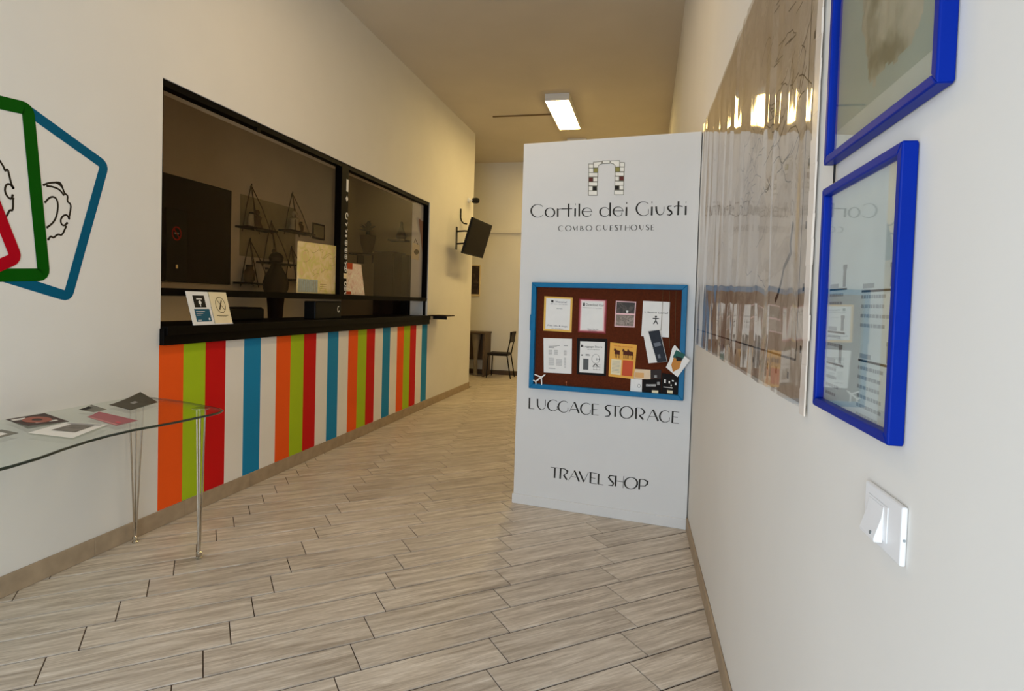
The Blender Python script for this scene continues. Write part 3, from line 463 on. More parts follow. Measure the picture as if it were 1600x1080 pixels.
# office shell behind the reception window
struct('wall_office', MB().box(-4.7, -4.6, 2.5, 8.5, 0, 3.7).box(-4.6, LX - T, 2.5, 2.6, 0, 3.7), 'office_paint', 'office wall seen through the reception window')
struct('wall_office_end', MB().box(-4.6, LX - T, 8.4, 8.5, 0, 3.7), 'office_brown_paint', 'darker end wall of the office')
struct('wall_recess', MB().box(-4.7, -4.6, 9.7, 11.8, 0, H).box(-4.6, LX - T, 9.7, 9.75, 0, H), 'wall_paint', 'end of the recess past the left wall')
struct('trim_2', MB().box(-4.7, LX - T, 2.5, 8.5, 3.7, 3.75), 'ceiling_paint', 'office ceiling')
# skirting
def skirt(name, label, F, u0, u1, h, phase=0.0):
    root = struct(name, MB().rect(F, u0, u1, 0, h - 0.001, 0.0, 0.007), 'grout', label)
    u = phase
    while u < u1:
        a, b = max(u, u0), min(u + 0.6612, u1)
        if b - a > 0.02: obj('skirting_tile', MB().rect(F, a + 0.001, b - 0.001, 0.001, h, 0.001, 0.011), 'skirt_tile', root, bevel=0.0012, bseg=1)
        u += 0.6612
    return root
skirt('baseboard_left', 'low beige tile skirting under the striped wall', FL, 0.4, 9.75, 0.103, 3.36 - 8 * 0.6612)
rd = Vector((-0.0275, 1, 0)).normalized(); rn = Vector((-rd.y, rd.x, 0))
R0 = Vector((0.321, 3, 0)) - rd * 3
FR = frame(R0, rd, (0, 0, 1), rn)                                # right wall: u along, v up, n towards the room
skirt('baseboard_right', 'low beige tile skirting under the map wall', FR, -1.5, 4.11, 0.082, 0.3)
struct('baseboard_back', MB().box(-4.6, rwx(11.7) - 0.01, 11.788, 11.8, 0, 0.09), 'desk_brown', 'dark skirting along the far wall', bevel=0.002)

# ------------------------------------------------------------ reception window
FX = LX - 0.012
win = thing('window_1', 'long black framed reception window above the striped wall', None, (LX, 5.4, 1.44), kind='structure')
f = MB(); f.box(FX - 0.07, FX, 3.13, 7.745, 2.733, 2.79); f.box(FX - 0.07, FX, 3.13, 7.745, 1.446, 1.495)
f.box(FX - 0.07, FX, 3.13, 3.17, 1.495, 2.733); f.box(FX - 0.07, FX, 7.695, 7.745, 1.495, 2.733)
obj('window_frame', f, 'black_frame', win, bevel=0.003)
obj('mullion', MB().box(FX - 0.07, FX + 0.002, 5.365, 5.50, 1.48, 2.75), 'black_frame', win, bevel=0.003)
obj('bead', MB().box(FX - 0.03, FX + 0.006, 3.13, 7.745, 1.474, 1.484), 'black_frame', win)
obj('pane', MB().box(FX - 0.052, FX - 0.046, 3.17, 5.37, 1.495, 2.733), 'window_glass', win)
obj('pane', MB().box(FX - 0.052, FX - 0.046, 5.49, 7.70, 1.495, 2.733), 'window_glass', win)
for y in (3.16, 7.70): obj('post', MB().box(FX - 0.04, FX - 0.01, y - 0.008, y + 0.012, 1.255, 1.447), 'black_frame', win)
obj('latch', MB().box(FX + 0.002, FX + 0.014, 4.05, 4.10, 2.70, 2.735), 'black_frame', win, bevel=0.002)
# row of small white stickers on the mullion
FM = frame((FX + 0.003, 5.50, 0), (0, 1, 0), (0, 0, 1), (1, 0, 0))
random.seed(3)
def sticker(z, h, kind, w=0.05):
    s = MB()
    if kind == 'bar': s.rect(FM, -w / 2 - 0.02, w / 2 - 0.03, z, z + h, 0, 0.001)
    elif kind == 'ring': s.stroke(FM, [(-0.025 + 0.024 * math.cos(a), z + h / 2 + h / 2 * math.sin(a)) for a in [k * math.pi / 6 for k in range(11)]], 0.001, 0.012)
    elif kind == 'dia': s.prism(FM, [(-0.03, z), (-0.005, z + h / 2), (-0.03, z + h), (-0.055, z + h / 2)], 0, 0.001)
    elif kind == 'box':
        for a, b, c, d in ((0, 1, 0, .22), (0, 1, .78, 1), (0, .25, 0, 1), (.75, 1, 0, 1), (.3, .7, .42, .6)):
            s.rect(FM, -0.052 + 0.05 * a, -0.052 + 0.05 * b, z + h * c, z + h * d, 0, 0.001)
    elif kind == 'tick': s.stroke(FM, [(-0.05, z + h * .6), (-0.03, z), (-0.01, z + h)], 0.001, 0.012)
    obj('sticker', s, 'paper_white', win)
for z, h, k in ((2.51, .12, 'bar'), (2.41, .06, 'dia'), (2.24, .06, 'ring'), (2.18, .03, 'tick'), (2.11, .035, 'tick'), (2.06, .03, 'dia'), (1.975, .06, 'box'), (1.905, .055, 'box'), (1.845, .05, 'box'), (1.795, .03, 'tick'), (1.72, .065, 'box'), (1.585, .035, 'ring'), (1.535, .04, 'box'), (1.50, .025, 'tick')):
    sticker(z, h, k)
obj('sticker', MB().rect(FM, -.065, -.005, 1.655, 1.705, 0, .001), 'paper_cream', win, label='yellowish sticker')

# counter
ct = thing('reception_counter', 'long black reception counter under the window above the coloured stripes', 'counter', (LX, 5.43, 1.137))
obj('worktop', MB().box(LX - 0.5, LX + 0.05, 3.152, 7.722, 1.2, 1.256), 'black_lacquer', ct, bevel=0.003)
obj('fascia', MB().box(LX + 0.0, LX + 0.034, 3.142, 7.735, 1.138, 1.243), 'black_lacquer', ct, bevel=0.003)
ws = thing('wall_shelf', 'thin dark ledge beyond the far end of the reception counter', 'shelf', (LX, 7.95, 1.24))
obj('shelf_board', MB().box(LX, LX + 0.25, 7.77, 8.15, 1.246, 1.262), 'wood_dark', ws, bevel=0.002)
obj('bracket', MB().box(LX, LX + 0.2, 7.95, 7.965, 1.20, 1.246), 'black_metal', ws)

# card stands on the counter
def card(label, y0, y1, m, prints):
    t = thing('card_stand', label, 'sign', (LX, (y0 + y1) / 2, 1.256))
    F = frame((LX + 0.042, y0, 1.258), (0, 1, 0), Vector((-0.12, 0, 0.23)).normalized(), Vector((0.23, 0, 0.12)).normalized())
    # keep the top clear of the rail by a gentle lean
    F = frame((LX + 0.045, y0, 1.2575), (0, 1, 0), Vector((-0.035, -0.035, 0.226)).normalized(), Vector((0.226, 0, 0.035)).normalized())
    w = y1 - y0
    obj('card', MB().rect(F, 0, w, 0, 0.226, -0.003, 0.0), m, t)
    obj('foot', MB().rect(F, 0, w, -0.001, 0.006, 0.0, 0.004), 'white_plastic', t)
    prints(F, t, w)
def p1(F, t, w):
    obj('print', MB().rect(F, .05, .155, .118, .20, .0004, .0008), 'ink_black', t, label='dark photo')
    s = MB().rect(F, .078, .128, .172, .180, .0012, .0016); s.disc(F, .104, .152, .014, .0014); s.rect(F, .10, .108, .124, .145, .0012, .0016)
    obj('print', s, 'paper_white', t)
    obj('print', MB().rect(F, .038, .178, .022, .108, .0004, .0008), mat('card_teal', (28, 88, 112)), t, label='teal text panel')
    s = MB()
    for k in range(3): s.rect(F, .05, .13 - .02 * k, .088 - .012 * k, .092 - .012 * k, .0012, .0016)
    s.rect(F, .05, .085, .03, .034, .0012, .0016); s.disc(F, .158, .038, .008, .0014)
    obj('print', s, 'paper_white', t)
def p2(F, t, w):
    s = MB(); cx, cy = w * .52, .135
    s.stroke(F, [(cx + .047 * math.cos(a), cy + .055 * math.sin(a)) for a in [k * math.pi / 12 for k in range(24)]], .001, .005, closed=True)
    s.stroke(F, [(cx - .028, cy + .036), (cx + .033, cy - .036)], .0012, .005)
    s.rect(F, .03, w - .03, .058, .064, .0008, .0012); s.rect(F, .05, w - .05, .05, .053, .0008, .0012)
    obj('print', s, mat('ink_olive', (110, 96, 60)), t)
    obj('print', MB().stroke(F, [(cx - .018, cy - .032), (cx + .018, cy + .034)], .0016, .010), mat('ink_brown', (66, 50, 14)), t, label='dark diagonal bar')
card('white counter card with a dark photo and a teal text panel', 3.375, 3.575, 'paper_white', p1)
card('cream counter card with a circled crossed emblem', 3.582, 3.755, 'paper_cream', p2)

# sheets behind the panes
def poster_mat(name, base, cols_, scale=9, dist=1.5):
    m = D.materials.new(name); m.use_nodes = True; nt = m.node_tree; b = nt.nodes['Principled BSDF']
    tc = nt.nodes.new('ShaderNodeTexCoord'); nz = nt.nodes.new('ShaderNodeTexNoise'); nz.inputs['Scale'].default_value = scale; nz.inputs['Detail'].default_value = 5; nz.inputs['Distortion'].default_value = dist
    nt.links.new(tc.outputs['Object'], nz.inputs['Vector'])
    cr = nt.nodes.new('ShaderNodeValToRGB'); e = cr.color_ramp.elements
    e[0].position = .32; e[0].color = lin(cols_[0]); e[1].position = .68; e[1].color = lin(cols_[-1])
    k = e.new(.5); k.color = lin(base)
    for i, c in enumerate(cols_[1:-1]): k = e.new(.42 + .14 * i); k.color = lin(c)
    nt.links.new(nz.outputs['Fac'], cr.inputs['Fac']); nt.links.new(cr.outputs[0], b.inputs['Base Color']); b.inputs['Roughness'].default_value = .6
    MATS[name] = m; return m
GX = FX - 0.044
FG = frame((GX, 0, 0), (0, 1, 0), (0, 0, 1), (1, 0, 0))
m1 = thing('paper_map', 'pale yellow street map taped inside the left reception pane', 'map', (GX, 5.03, 1.5))
obj('sheet', MB().prism(FG, [(4.70, 1.497), (5.36, 1.497), (5.36, 1.965), (4.705, 1.945)], 0.0, 0.0012), poster_mat('street_map', (226, 204, 148), [(222, 190, 140), (214, 205, 120), (232, 214, 170)]), m1)
obj('print', MB().rect(FG, 4.72, 5.04, 1.505, 1.62, .0014, .0018), mat('map_bluegrey', (160, 172, 165), var=.15, scale=30), m1, label='blue grey index block')
s = MB()
for k in range(9): s.rect(FG, 4.735 + .034 * k, 4.739 + .034 * k, 1.51, 1.612, .002, .0023)
for k in range(4): s.rect(FG, 5.08, 5.19, 1.52 + .02 * k, 1.526 + .02 * k, .002, .0023)
random.seed(5)
for k in range(12):
    u, v = 4.78 + random.random() * .5, 1.66 + random.random() * .24; a = random.random() * 6
    s.stroke(FG, [(u + .05 * j * math.cos(a + j * .4), v + .018 * j * math.sin(a + j * .7)) for j in range(4)], .002, .003)
obj('print', s, mat('map_line', (176, 150, 96)), m1)
m2 = thing('leaflet', 'red and white leaflet leaning inside the right reception pane', 'leaflet', (GX, 5.8, 1.5))
obj('sheet', MB().prism(FG, [(5.50, 1.497), (5.985, 1.497), (5.89, 1.82), (5.50, 1.82)], 0.0, 0.0012), poster_mat('leaflet_print', (226, 206, 190), [(205, 165, 150), (230, 205, 190), (240, 232, 215)], 22), m2)
obj('print', MB().rect(FG, 5.53, 5.70, 1.755, 1.82, .0014, .0018), mat('leaflet_red', (176, 62, 20)), m2, label='orange red banner')
obj('print', MB().rect(FG, 5.56, 5.68, 1.50, 1.53, .0014, .0018), 'leaflet_red', m2)
t = thing('terminal', 'black box terminal with a small white mark under the mullion', 'terminal', (LX - 0.1, 5.2, 1.256))
obj('casing', MB().box(LX - 0.18, LX - 0.06, 5.02, 5.50, 1.257, 1.425), 'black_plastic', t, bevel=0.01)
obj('print', MB().stroke(frame((LX - 0.058, 5.44, 1.35), (0, 1, 0), (0, 0, 1), (1, 0, 0)), [(.02 * math.cos(a), .028 * math.sin(a)) for a in [k * math.pi / 6 for k in range(2, 12)]], 0, .009), 'paper_white', t)
t = thing('printer', 'low black box on the office side of the counter beside the cards', 'printer', (LX - 0.35, 4.2, 1.256))
obj('casing', MB().box(LX - 0.45, LX - 0.26, 3.98, 4.55, 1.257, 1.355), 'black_plastic', t, bevel=0.012)
obj('lid', MB().box(LX - 0.44, LX - 0.27, 4.0, 4.53, 1.355, 1.363), 'black_lacquer', t, bevel=0.003)

# ------------------------------------------------------------ inside the office
OX = -4.6
FO = frame((OX, 0, 0), (0, 1, 0), (0, 0, 1), (1, 0, 0))
t = thing('blackboard', 'big dark brown wall panel behind the left reception pane', 'board', (OX, 5.3, 1.57))
obj('panel', MB().rect(FO, 4.45, 5.87, 1.57, 2.61, 0, .03), mat('dark_brown', (28, 16, 8), .6), t, bevel=.004)
obj('narrow_panel', MB().rect(FO, 4.93, 5.2, 1.58, 2.28, .03, .05), 'black_plastic', t, bevel=.004)
s = MB(); cx, cy = 5.055, 2.045
s.stroke(FO, [(cx + .055 * math.cos(a), cy + .062 * math.sin(a)) for a in [k * math.pi / 12 for k in range(24)]], .053, .012, closed=True)
s.stroke(FO, [(cx - .038, cy + .044), (cx + .038, cy - .044)], .0532, .012)
sg = obj('no_smoking_sign', s, mat('sign_red', (200, 30, 15)), t)
obj('print', MB().rect(FO, cx - .03, cx + .03, cy - .007, cy + .007, .0525, .0528), 'ink_grey', sg)
obj('handle', MB().rect(FO, 5.03, 5.06, 1.70, 1.74, .052, .07), 'chrome', t, bevel=.004)
obj('poster_on_wall', MB().rect(FO, 6.05, 7.15, 1.91, 2.61, 0, .006), mat('old_map', (168, 158, 128), var=.15, scale=5), None, 'large faded poster hanging behind the rope shelves', 'poster')
D.objects['poster_on_wall'].name = 'wall_poster'
def rope_shelf(label, y0, y1, z, ztop, deco):
    yc = (y0 + y1) / 2
    t = thing('rope_shelf', label, 'shelf', (OX + .1, yc, z), 'hanging rope shelves on the office wall')
    obj('shelf_board', MB().rect(FO, y0, y1, z, z + .022, .015, .19), 'wood_dark', t, bevel=.002)
    ya, yb = y0 + .12, y1 - .12
    for n in (.02, .185):
        for y in (ya, yb): obj('rope', MB().tube([FO(yc, ztop, .012), FO((yc + y) / 2, (z + ztop) / 2, n * .6), FO(y, z - .03, n)], .006, 6), 'rope', t)
    obj('hook', MB().tube([FO(yc, ztop - .02, 0), FO(yc, ztop, .02), FO(yc, ztop + .02, .02)], .006, 6), 'black_metal', t)
    for k in deco: k(z + .023)
def jar(y, r, h, m, label, n=.1):
    def fn(z):
        o = thing('jar', label, 'jar', tuple(FO(y, z, n)))
        obj('body', MB().lathe(FO(y, z, n), [(r * .7, 0), (r, h * .15), (r, h * .6), (r * .6, h * .8), (r * .65, h * .88)], 14), m, o, smooth=True)
        obj('lid', MB().lathe(FO(y, z + h * .88, n), [(r * .7, 0), (r * .7, h * .12)], 14), 'wood_dark', o)
    return fn
def figure(y, h, m, label, n=.1):
    def fn(z):
        o = thing('figurine', label, 'figurine', tuple(FO(y, z, n)))
        obj('body', MB().lathe(FO(y, z, n), [(h * .28, 0), (h * .30, h * .1), (h * .2, h * .35), (h * .26, h * .6), (h * .1, h * .72)], 14), m, o, smooth=True)
        obj('head', MB().lathe(FO(y, z + h * .7, n), [(h * .06, 0), (h * .14, h * .1), (h * .15, h * .2), (h * .08, h * .3)], 14), m, o, smooth=True)
    return fn
brn = mat('office_brown', (96, 74, 46)); lgt = mat('office_light', (190, 176, 145))
rope_shelf('top left rope shelf in the office with a pale jar and a brown figurine', 5.95, 6.50, 2.22, 2.74, [jar(6.12, .04, .17, lgt, 'pale jar on the top left rope shelf'), figure(6.22, .21, brn, 'brown figurine on the top left rope shelf')])
rope_shelf('top right rope shelf in the office beside the framed picture', 6.76, 7.34, 2.28, 2.80, [figure(6.98, .25, lgt, 'pale upright figurine on the top right rope shelf'), jar(7.1, .05, .13, brn, 'brown jar on the top right rope shelf')])
rope_shelf('bottom left rope shelf in the office beside the dark panel', 5.93, 6.50, 1.585, 2.11, [jar(6.1, .06, .2, brn, 'round brown jar on the bottom left rope shelf'), jar(6.42, .03, .19, lgt, 'slim pale jar on the bottom left rope shelf')])
rope_shelf('middle rope shelf in the office under the faded poster', 6.33, 6.90, 1.845, 2.37, [figure(6.55, .16, brn, 'small brown figurine on the middle rope shelf')])
rope_shelf('bottom right rope shelf in the office behind the taped map', 6.8, 7.3, 1.66, 2.1, [])
t = thing('framed_picture', 'small framed picture high on the office wall right of the rope shelves', 'picture', tuple(FO(7.7, 2.27, 0)))
obj('picture_frame', MB().rect(FO, 7.55, 7.86, 2.27, 2.49, 0, .02), 'wood_dark', t, bevel=.003)
obj('print', MB().rect(FO, 7.58, 7.83, 2.295, 2.465, .0202, .022), 'old_map', t)
# side shelf, dark vase on a cabinet
t = thing('cabinet', 'low office cabinet below the rope shelves', 'cabinet', (OX + .3, 6.4, 0))
obj('carcass', MB().box(OX + .01, OX + .5, 5.6, 7.4, 0.02, 1.14), 'wood_dark', t, bevel=.004)
for k in range(3): 
    d = obj('door', MB().box(OX + .5, OX + .52, 5.61 + .6 * k, 6.19 + .6 * k, 0.06, 1.12), 'wood_dark', t, bevel=.003)
    obj('knob', MB().lathe((OX + .52, 5.68 + .6 * k, .9), [(.008, 0), (.014, .02), (.008, .026)], 10, (1, 0, 0)), 'chrome', d)
vx, vy = OX + .32, 6.28
t = thing('vase', 'tall dark rounded vase silhouette in front of the rope shelves', 'vase', (vx, vy, 1.14))
obj('body', MB().lathe((vx, vy, 1.141), [(.08, 0), (.09, .2), (.10, .3), (.14, .4), (.145, .48), (.12, .56), (.07, .65), (.05, .70)], 20), 'dark_brown', t, smooth=True)
obj('stopper', MB().lathe((vx, vy, 1.84), [(.045, 0), (.075, .02), (.085, .07), (.06, .11), (.02, .13)], 16), 'dark_brown', t, smooth=True)
# end wall of the office
FE = frame((0, 8.4, 0), (1, 0, 0), (0, 0, 1), (0, -1, 0))
t = thing('potted_plant', 'bushy plant in a dark pot behind the right reception pane', 'plant', tuple(FE(-4.12, 2.13, .12)))
obj('pot', MB().lathe(FE(-4.12, 2.131, .12), [(.06, 0), (.10, .12), (.11, .18), (.12, .26)], 16), 'terracotta', t, smooth=True)
lf = MB(); random.seed(11)
for k in range(46):
    a = random.random() * 6.28; e = random.random() * 1.3 + .1; r = .09 + .11 * random.random()
    c = Vector(FE(-4.12, 2.45, .12)); dv = Vector((math.cos(a) * math.cos(e), -abs(math.sin(a) * math.cos(e)) * .5, math.sin(e)))
    tip = c + dv * r; sd = dv.cross(Vector((0, 0, 1))).normalized() * .03
    lf.face([c + dv * r * .2, c + dv * r * .65 + sd, tip + Vector((0, 0, -.02)), c + dv * r * .65 - sd])
lf.flat = True
fo_ = obj('foliage', lf, 'leaf_green', t); fo_['kind'] = 'stuff'
obj('stem', MB().lathe(FE(-4.12, 2.37, .12), [(.05, 0), (.03, .05), (.03, .12)], 8), 'leaf_green', t)
t = thing('wall_shelf', 'dark shelf under the potted plant in the office', 'shelf', tuple(FE(-4.12, 2.09, .1)))
obj('shelf_board', MB().rect(FE, -4.36, -3.88, 2.105, 2.13, .001, .24), 'wood_dark', t, bevel=.002)
obj('bracket', MB().rect(FE, -4.25, -4.23, 1.98, 2.105, .001, .2), 'wood_dark', t)
obj('bracket', MB().rect(FE, -4.01, -3.99, 1.98, 2.105, .001, .2), 'wood_dark', t)
t = thing('wardrobe', 'tall dark cupboard at the office end behind the right pane', 'cabinet', tuple(FE(-3.72, 0, .2)))
obj('carcass', MB().rect(FE, -3.87, -3.56, .02, 2.14, .01, .42), 'wood_dark', t, bevel=.004)
obj('door', MB().rect(FE, -3.86, -3.57, .05, 2.11, .42, .44), 'wood_dark', t, bevel=.003)
t = thing('coat_stand', 'dark post standing by the office window jamb', 'stand', tuple(FE(-3.47, 0, .2)))
obj('pole', MB().rect(FE, -3.53, -3.42, .03, 2.1, .13, .22), 'black_metal', t, bevel=.004)
obj('foot', MB().rect(FE, -3.545, -3.36, 0, .03, .08, .29), 'black_metal', t, bevel=.004)
t = thing('wall_shelf', 'small dark bracket shelf high at the office end', 'shelf', tuple(FE(-3.64, 2.3, .1)))
obj('shelf_board', MB().rect(FE, -3.77, -3.5, 2.31, 2.335, .001, .2), 'wood_dark', t, bevel=.002)
obj('ornament', MB().lathe(FE(-3.6, 2.335, .1), [(.06, 0), (.08, .05), (.05, .12), (.02, .2), (.015, .26)], 12), 'dark_brown', t, smooth=True)
# on the window jamb
FJ = frame((0, OY1, 0), (1, 0, 0), (0, 0, 1), (0, -1, 0))
t = obj('pennant', MB().prism(FJ, [(-3.10, 2.56), (-3.0, 2.50), (-3.02, 1.98)], 0.001, .006), mat('pennant_pink', (190, 150, 128)), None, 'dusty pink triangular pennant on the window jamb', 'pennant')
t = thing('gift_bag', 'small pale bag with a dark motif hanging on the window jamb', 'bag', tuple(FJ(-3.14, 2.0, 0)))
obj('bag', MB().prism(FJ, [(-3.19, 2.02), (-3.09, 2.0), (-3.075, 2.20), (-3.175, 2.24)], 0.001, .02), 'paper_cream', t, bevel=.003)
obj('handle', MB().tube([FJ(-3.16, 2.22, .01), FJ(-3.14, 2.29, .01), FJ(-3.10, 2.21, .01)], .004, 6), 'rope', t)
obj('print', MB().disc(FJ, -3.115, 2.11, .035, .0205), 'office_brown', t)

# ------------------------------------------------------------ wall emblem at the left
t = thing('wall_emblem', 'cut off emblem of blue, green and red outlines with gear drawings on left wall', 'emblem', (LX, 2.3, 1.4))
A = BAKE['art']
def rounded(poly, r=.03):
    o = []
    k = len(poly)
    for i in range(k):
        p, a, c = Vector(poly[i]), Vector(poly[i - 1]), Vector(poly[(i + 1) % k])
        d1 = (a - p).normalized() * r; d2 = (c - p).normalized() * r
        for q in range(5):
            w = q / 4; o.append(tuple((p + d1) * (1 - w) ** 2 + p * 2 * w * (1 - w) + (p + d2) * w * w))
    return o
for nm, col_, w, n in (('blue', 'vinyl_blue', .052, .0010), ('green', 'vinyl_green', .062, .0020), ('red', 'vinyl_red', .056, .0030)):
    s = MB().stroke(FL, rounded(A[nm]), n, w, closed=True)
    obj('outline', s, col_, t, label=nm + ' outline with rounded corners')
def smooth_line(p, it=2):
    for _ in range(it):
        q = [p[0]]
        for a, b in zip(p, p[1:]): q += [(a[0] * .75 + b[0] * .25, a[1] * .75 + b[1] * .25), (a[0] * .25 + b[0] * .75, a[1] * .25 + b[1] * .75)]
        p = q + [p[-1]]
    return p
for part_ in (BAKE['gear'][:6], BAKE['gear'][6:]):
    s = MB(); s.flat = True
    for gline in part_:
        s.stroke(FL, smooth_line(gline), .0006, .0095)
        for p in (gline[0], gline[-1]): s.disc(FL, p[0], p[1], .0065, .0007, 10)
    go = obj('gear_drawing', s, mat('ink_gear', (38, 30, 18)), t)

# ------------------------------------------------------------ glass table and leaflets
TZ = .85
front = BAKE['table']; fy = [p[1] for p in front]
edge = [(-2.93, 2.955), (-2.80, 2.962), (-2.6, 2.93), (-2.4, 2.868), (-2.27, 2.825), (-2.205, 2.785), (-2.182, 2.735), (-2.179, 2.666), (-2.186, 2.60), (-2.198, 2.463), (-2.216, 2.36), (-2.240, 2.243), (-2.244, 2.12), (-2.234, 2.02), (-2.204, 1.88), (-2.165, 1.75), (-2.15, 1.64), (-2.152, 1.5), (-2.19, 1.3), (-2.30, 1.2), (-2.5, 1.17), (-2.93, 1.17)]
FZ = frame((0, 0, 0), (1, 0, 0), (0, 1, 0), (0, 0, 1))
t = thing('glass_table', 'wavy edged glass console table on chrome rod legs by left wall', 'table', (-2.5, 2.1, 0))
obj('tabletop', MB().prism(FZ, edge, TZ - .010, TZ), 'table_glass', t)
ring = MB()
for i in range(len(edge) - 1):
    a, b = Vector(edge[i]), Vector(edge[i + 1])
    ring.face([(a.x, a.y, TZ - .0098), (b.x, b.y, TZ - .0098), (b.x, b.y, TZ - .0002), (a.x, a.y, TZ - .0002)])
obj('polished_edge', MB().tube([(a, b, TZ - .005) for a, b in edge], .0056, 8), 'glass_edge', t, smooth=True)
for fx_, fy_, ang in ((-2.385, 2.838, 1.1), (-2.885, 2.915, 0.3), (-2.37, 1.36, 2.0), (-2.86, 1.30, 0.6)):
    leg = MB(); leg.lathe((fx_, fy_, TZ - .0165), [(.045, 0), (.045, .006)], 18)
    sp = .024 if fx_ > -2.5 else .040
    for k in range(3):
        a = ang + k * 2 * math.pi / 3
        leg.tube([(fx_ + sp * math.cos(a), fy_ + sp * math.sin(a), TZ - .016), (fx_ + .004 * math.cos(a), fy_ + .004 * math.sin(a), .035)], .0048, 8)
    lo = obj('leg', leg, 'chrome', t, smooth=True)
    obj('foot', MB().lathe((fx_, fy_, 0), [(.015, 0), (.017, .006), (.011, .012), (.016, .022), (.015, .036), (.008, .042)], 16), 'chrome', lo, smooth=True)
LF = BAKE['leaf']
def leaflet(label, pts, m, lift, deco=None, curl=0.0, layer=0):
    mb = MB(); a, b, c, d = [Vector((x, y)) for x, y in pts]; N_ = 6; z0 = TZ + .0006 + layer * .003
    idx = []
    for i in range(N_ + 1):
        for j in range(N_ + 1):
            u, v = i / N_, j / N_
            p = a * (1 - u) * (1 - v) + b * u * (1 - v) + c * u * v + d * (1 - u) * v
            mb.v.append((p.x, p.y, z0 + curl * (u * u) * (1 - v) + lift * math.sin(u * 3.14) * .3))
    n1 = (N_ + 1)
    top = list(range(len(mb.v))); mb.v += [(x, y, z - .0005) for x, y, z in mb.v]
    k = n1 * n1
    for i in range(N_):
        for j in range(N_):
            q = (i * n1 + j, i * n1 + j + 1, (i + 1) * n1 + j + 1, (i + 1) * n1 + j)
            mb.f.append(q); mb.f.append(tuple(k + x for x in reversed(q)))
    t = thing('leaflet', label, 'leaflet', (float((a.x + c.x) / 2), float((a.y + c.y) / 2), z0), 'leaflets spread on the glass table')
    obj('sheet', mb, m, t)
    def P(u, v, n=0):
        p = a * (1 - u) * (1 - v) + b * u * (1 - v) + c * u * v + d * (1 - u) * v
        return Vector((p.x, p.y, z0 + .0006 + n + curl * u * u * (1 - v) + lift * math.sin(u * 3.14) * .3))
    if deco: deco(P, t)
def quad(P, u0, u1, v0, v1, n=.0003):
    s = MB(); k = 4; s.flat = True
    for i in range(k):
        for j in range(k):
            f_ = lambda a, b: P(u0 + (u1 - u0) * a / k, v0 + (v1 - v0) * b / k, n)
            s.face([f_(i, j), f_(i + 1, j), f_(i + 1, j + 1), f_(i, j + 1)])
    return s
def curved_in(P, u, v, r0, r1, n=.0008):
    s = MB(); s.flat = True
    for q in range(20):
        a, b = 2 * math.pi * q / 20, 2 * math.pi * (q + 1) / 20
        s.face([P(u + r0 * math.cos(a), v + r0 * math.sin(a), n), P(u + r1 * math.cos(a), v + r1 * math.sin(a), n), P(u + r1 * math.cos(b), v + r1 * math.sin(b), n), P(u + r0 * math.cos(b), v + r0 * math.sin(b), n)])
    return s
leaflet('dark olive leaflet with curled corner at the back right of the glass table', LF['dark'], mat('leaf_dark', (62, 56, 36), .5), .006, lambda P, t: obj('print', quad(P, .38, .55, .42, .6), 'ink_grey', t), .03)
leaflet('small black and grey leaflet at the back of the glass table', LF['small'], mat('leaf_grey', (120, 118, 108), .5), .0, lambda P, t: obj('print', quad(P, .02, .7, .02, .35), 'ink_black', t), .012)
leaflet('pink leaflet near the front edge of the glass table', LF['pink'], mat('leaf_pink', (164, 92, 100), .5), .0, lambda P, t: (obj('print', quad(P, .03, .12, .03, .97), mat('leaf_pink2', (214, 150, 150)), t), obj('print', quad(P, .25, .4, .78, .9), mat('leaf_pink3', (215, 90, 100)), t)), .008)
def red_deco(P, t):
    obj('print', curved_in(P, .5, .5, .12, .33), mat('leaf_redring', (160, 96, 80)), t, label='reddish ring')
    obj('print', quad(P, .12, .28, .05, .4), 'paper_white', t, label='white label')
    obj('print', quad(P, .72, .82, .3, .55), 'paper_white', t); obj('print', quad(P, .72, .82, .62, .85), 'paper_white', t)
leaflet('dark leaflet with a reddish ring at the back left of the glass table', [LF['red'][0], LF['red'][3], LF['red'][2], LF['red'][1]], mat('leaf_darkred', (58, 34, 26), .5), .0, red_deco, .006)
def white_deco(P, t):
    obj('print', quad(P, .3, .85, .25, .8), mat('leaf_photo', (120, 115, 108), var=.4, scale=25), t, label='grey photo')
    obj('print', quad(P, .88, .95, .1, .9), 'ink_grey', t)
leaflet('white leaflet with a grey photo in the middle of the glass table', LF['white'], 'paper_white', .004, white_deco, .0, 1)
leaflet('grey folded leaflet cut by the left edge of the picture', LF['left'], 'leaf_grey', .0, lambda P, t: obj('print', quad(P, .1, .6, .4, .8), 'paper_white', t), .006)
leaflet('thin white leaflet at the lower left corner of the glass table', [(x - .06, y - .08) for x, y in LF['low']], 'paper_white', .0, lambda P, t: obj('print', quad(P, .75, .85, .1, .9), 'ink_grey', t), .01)

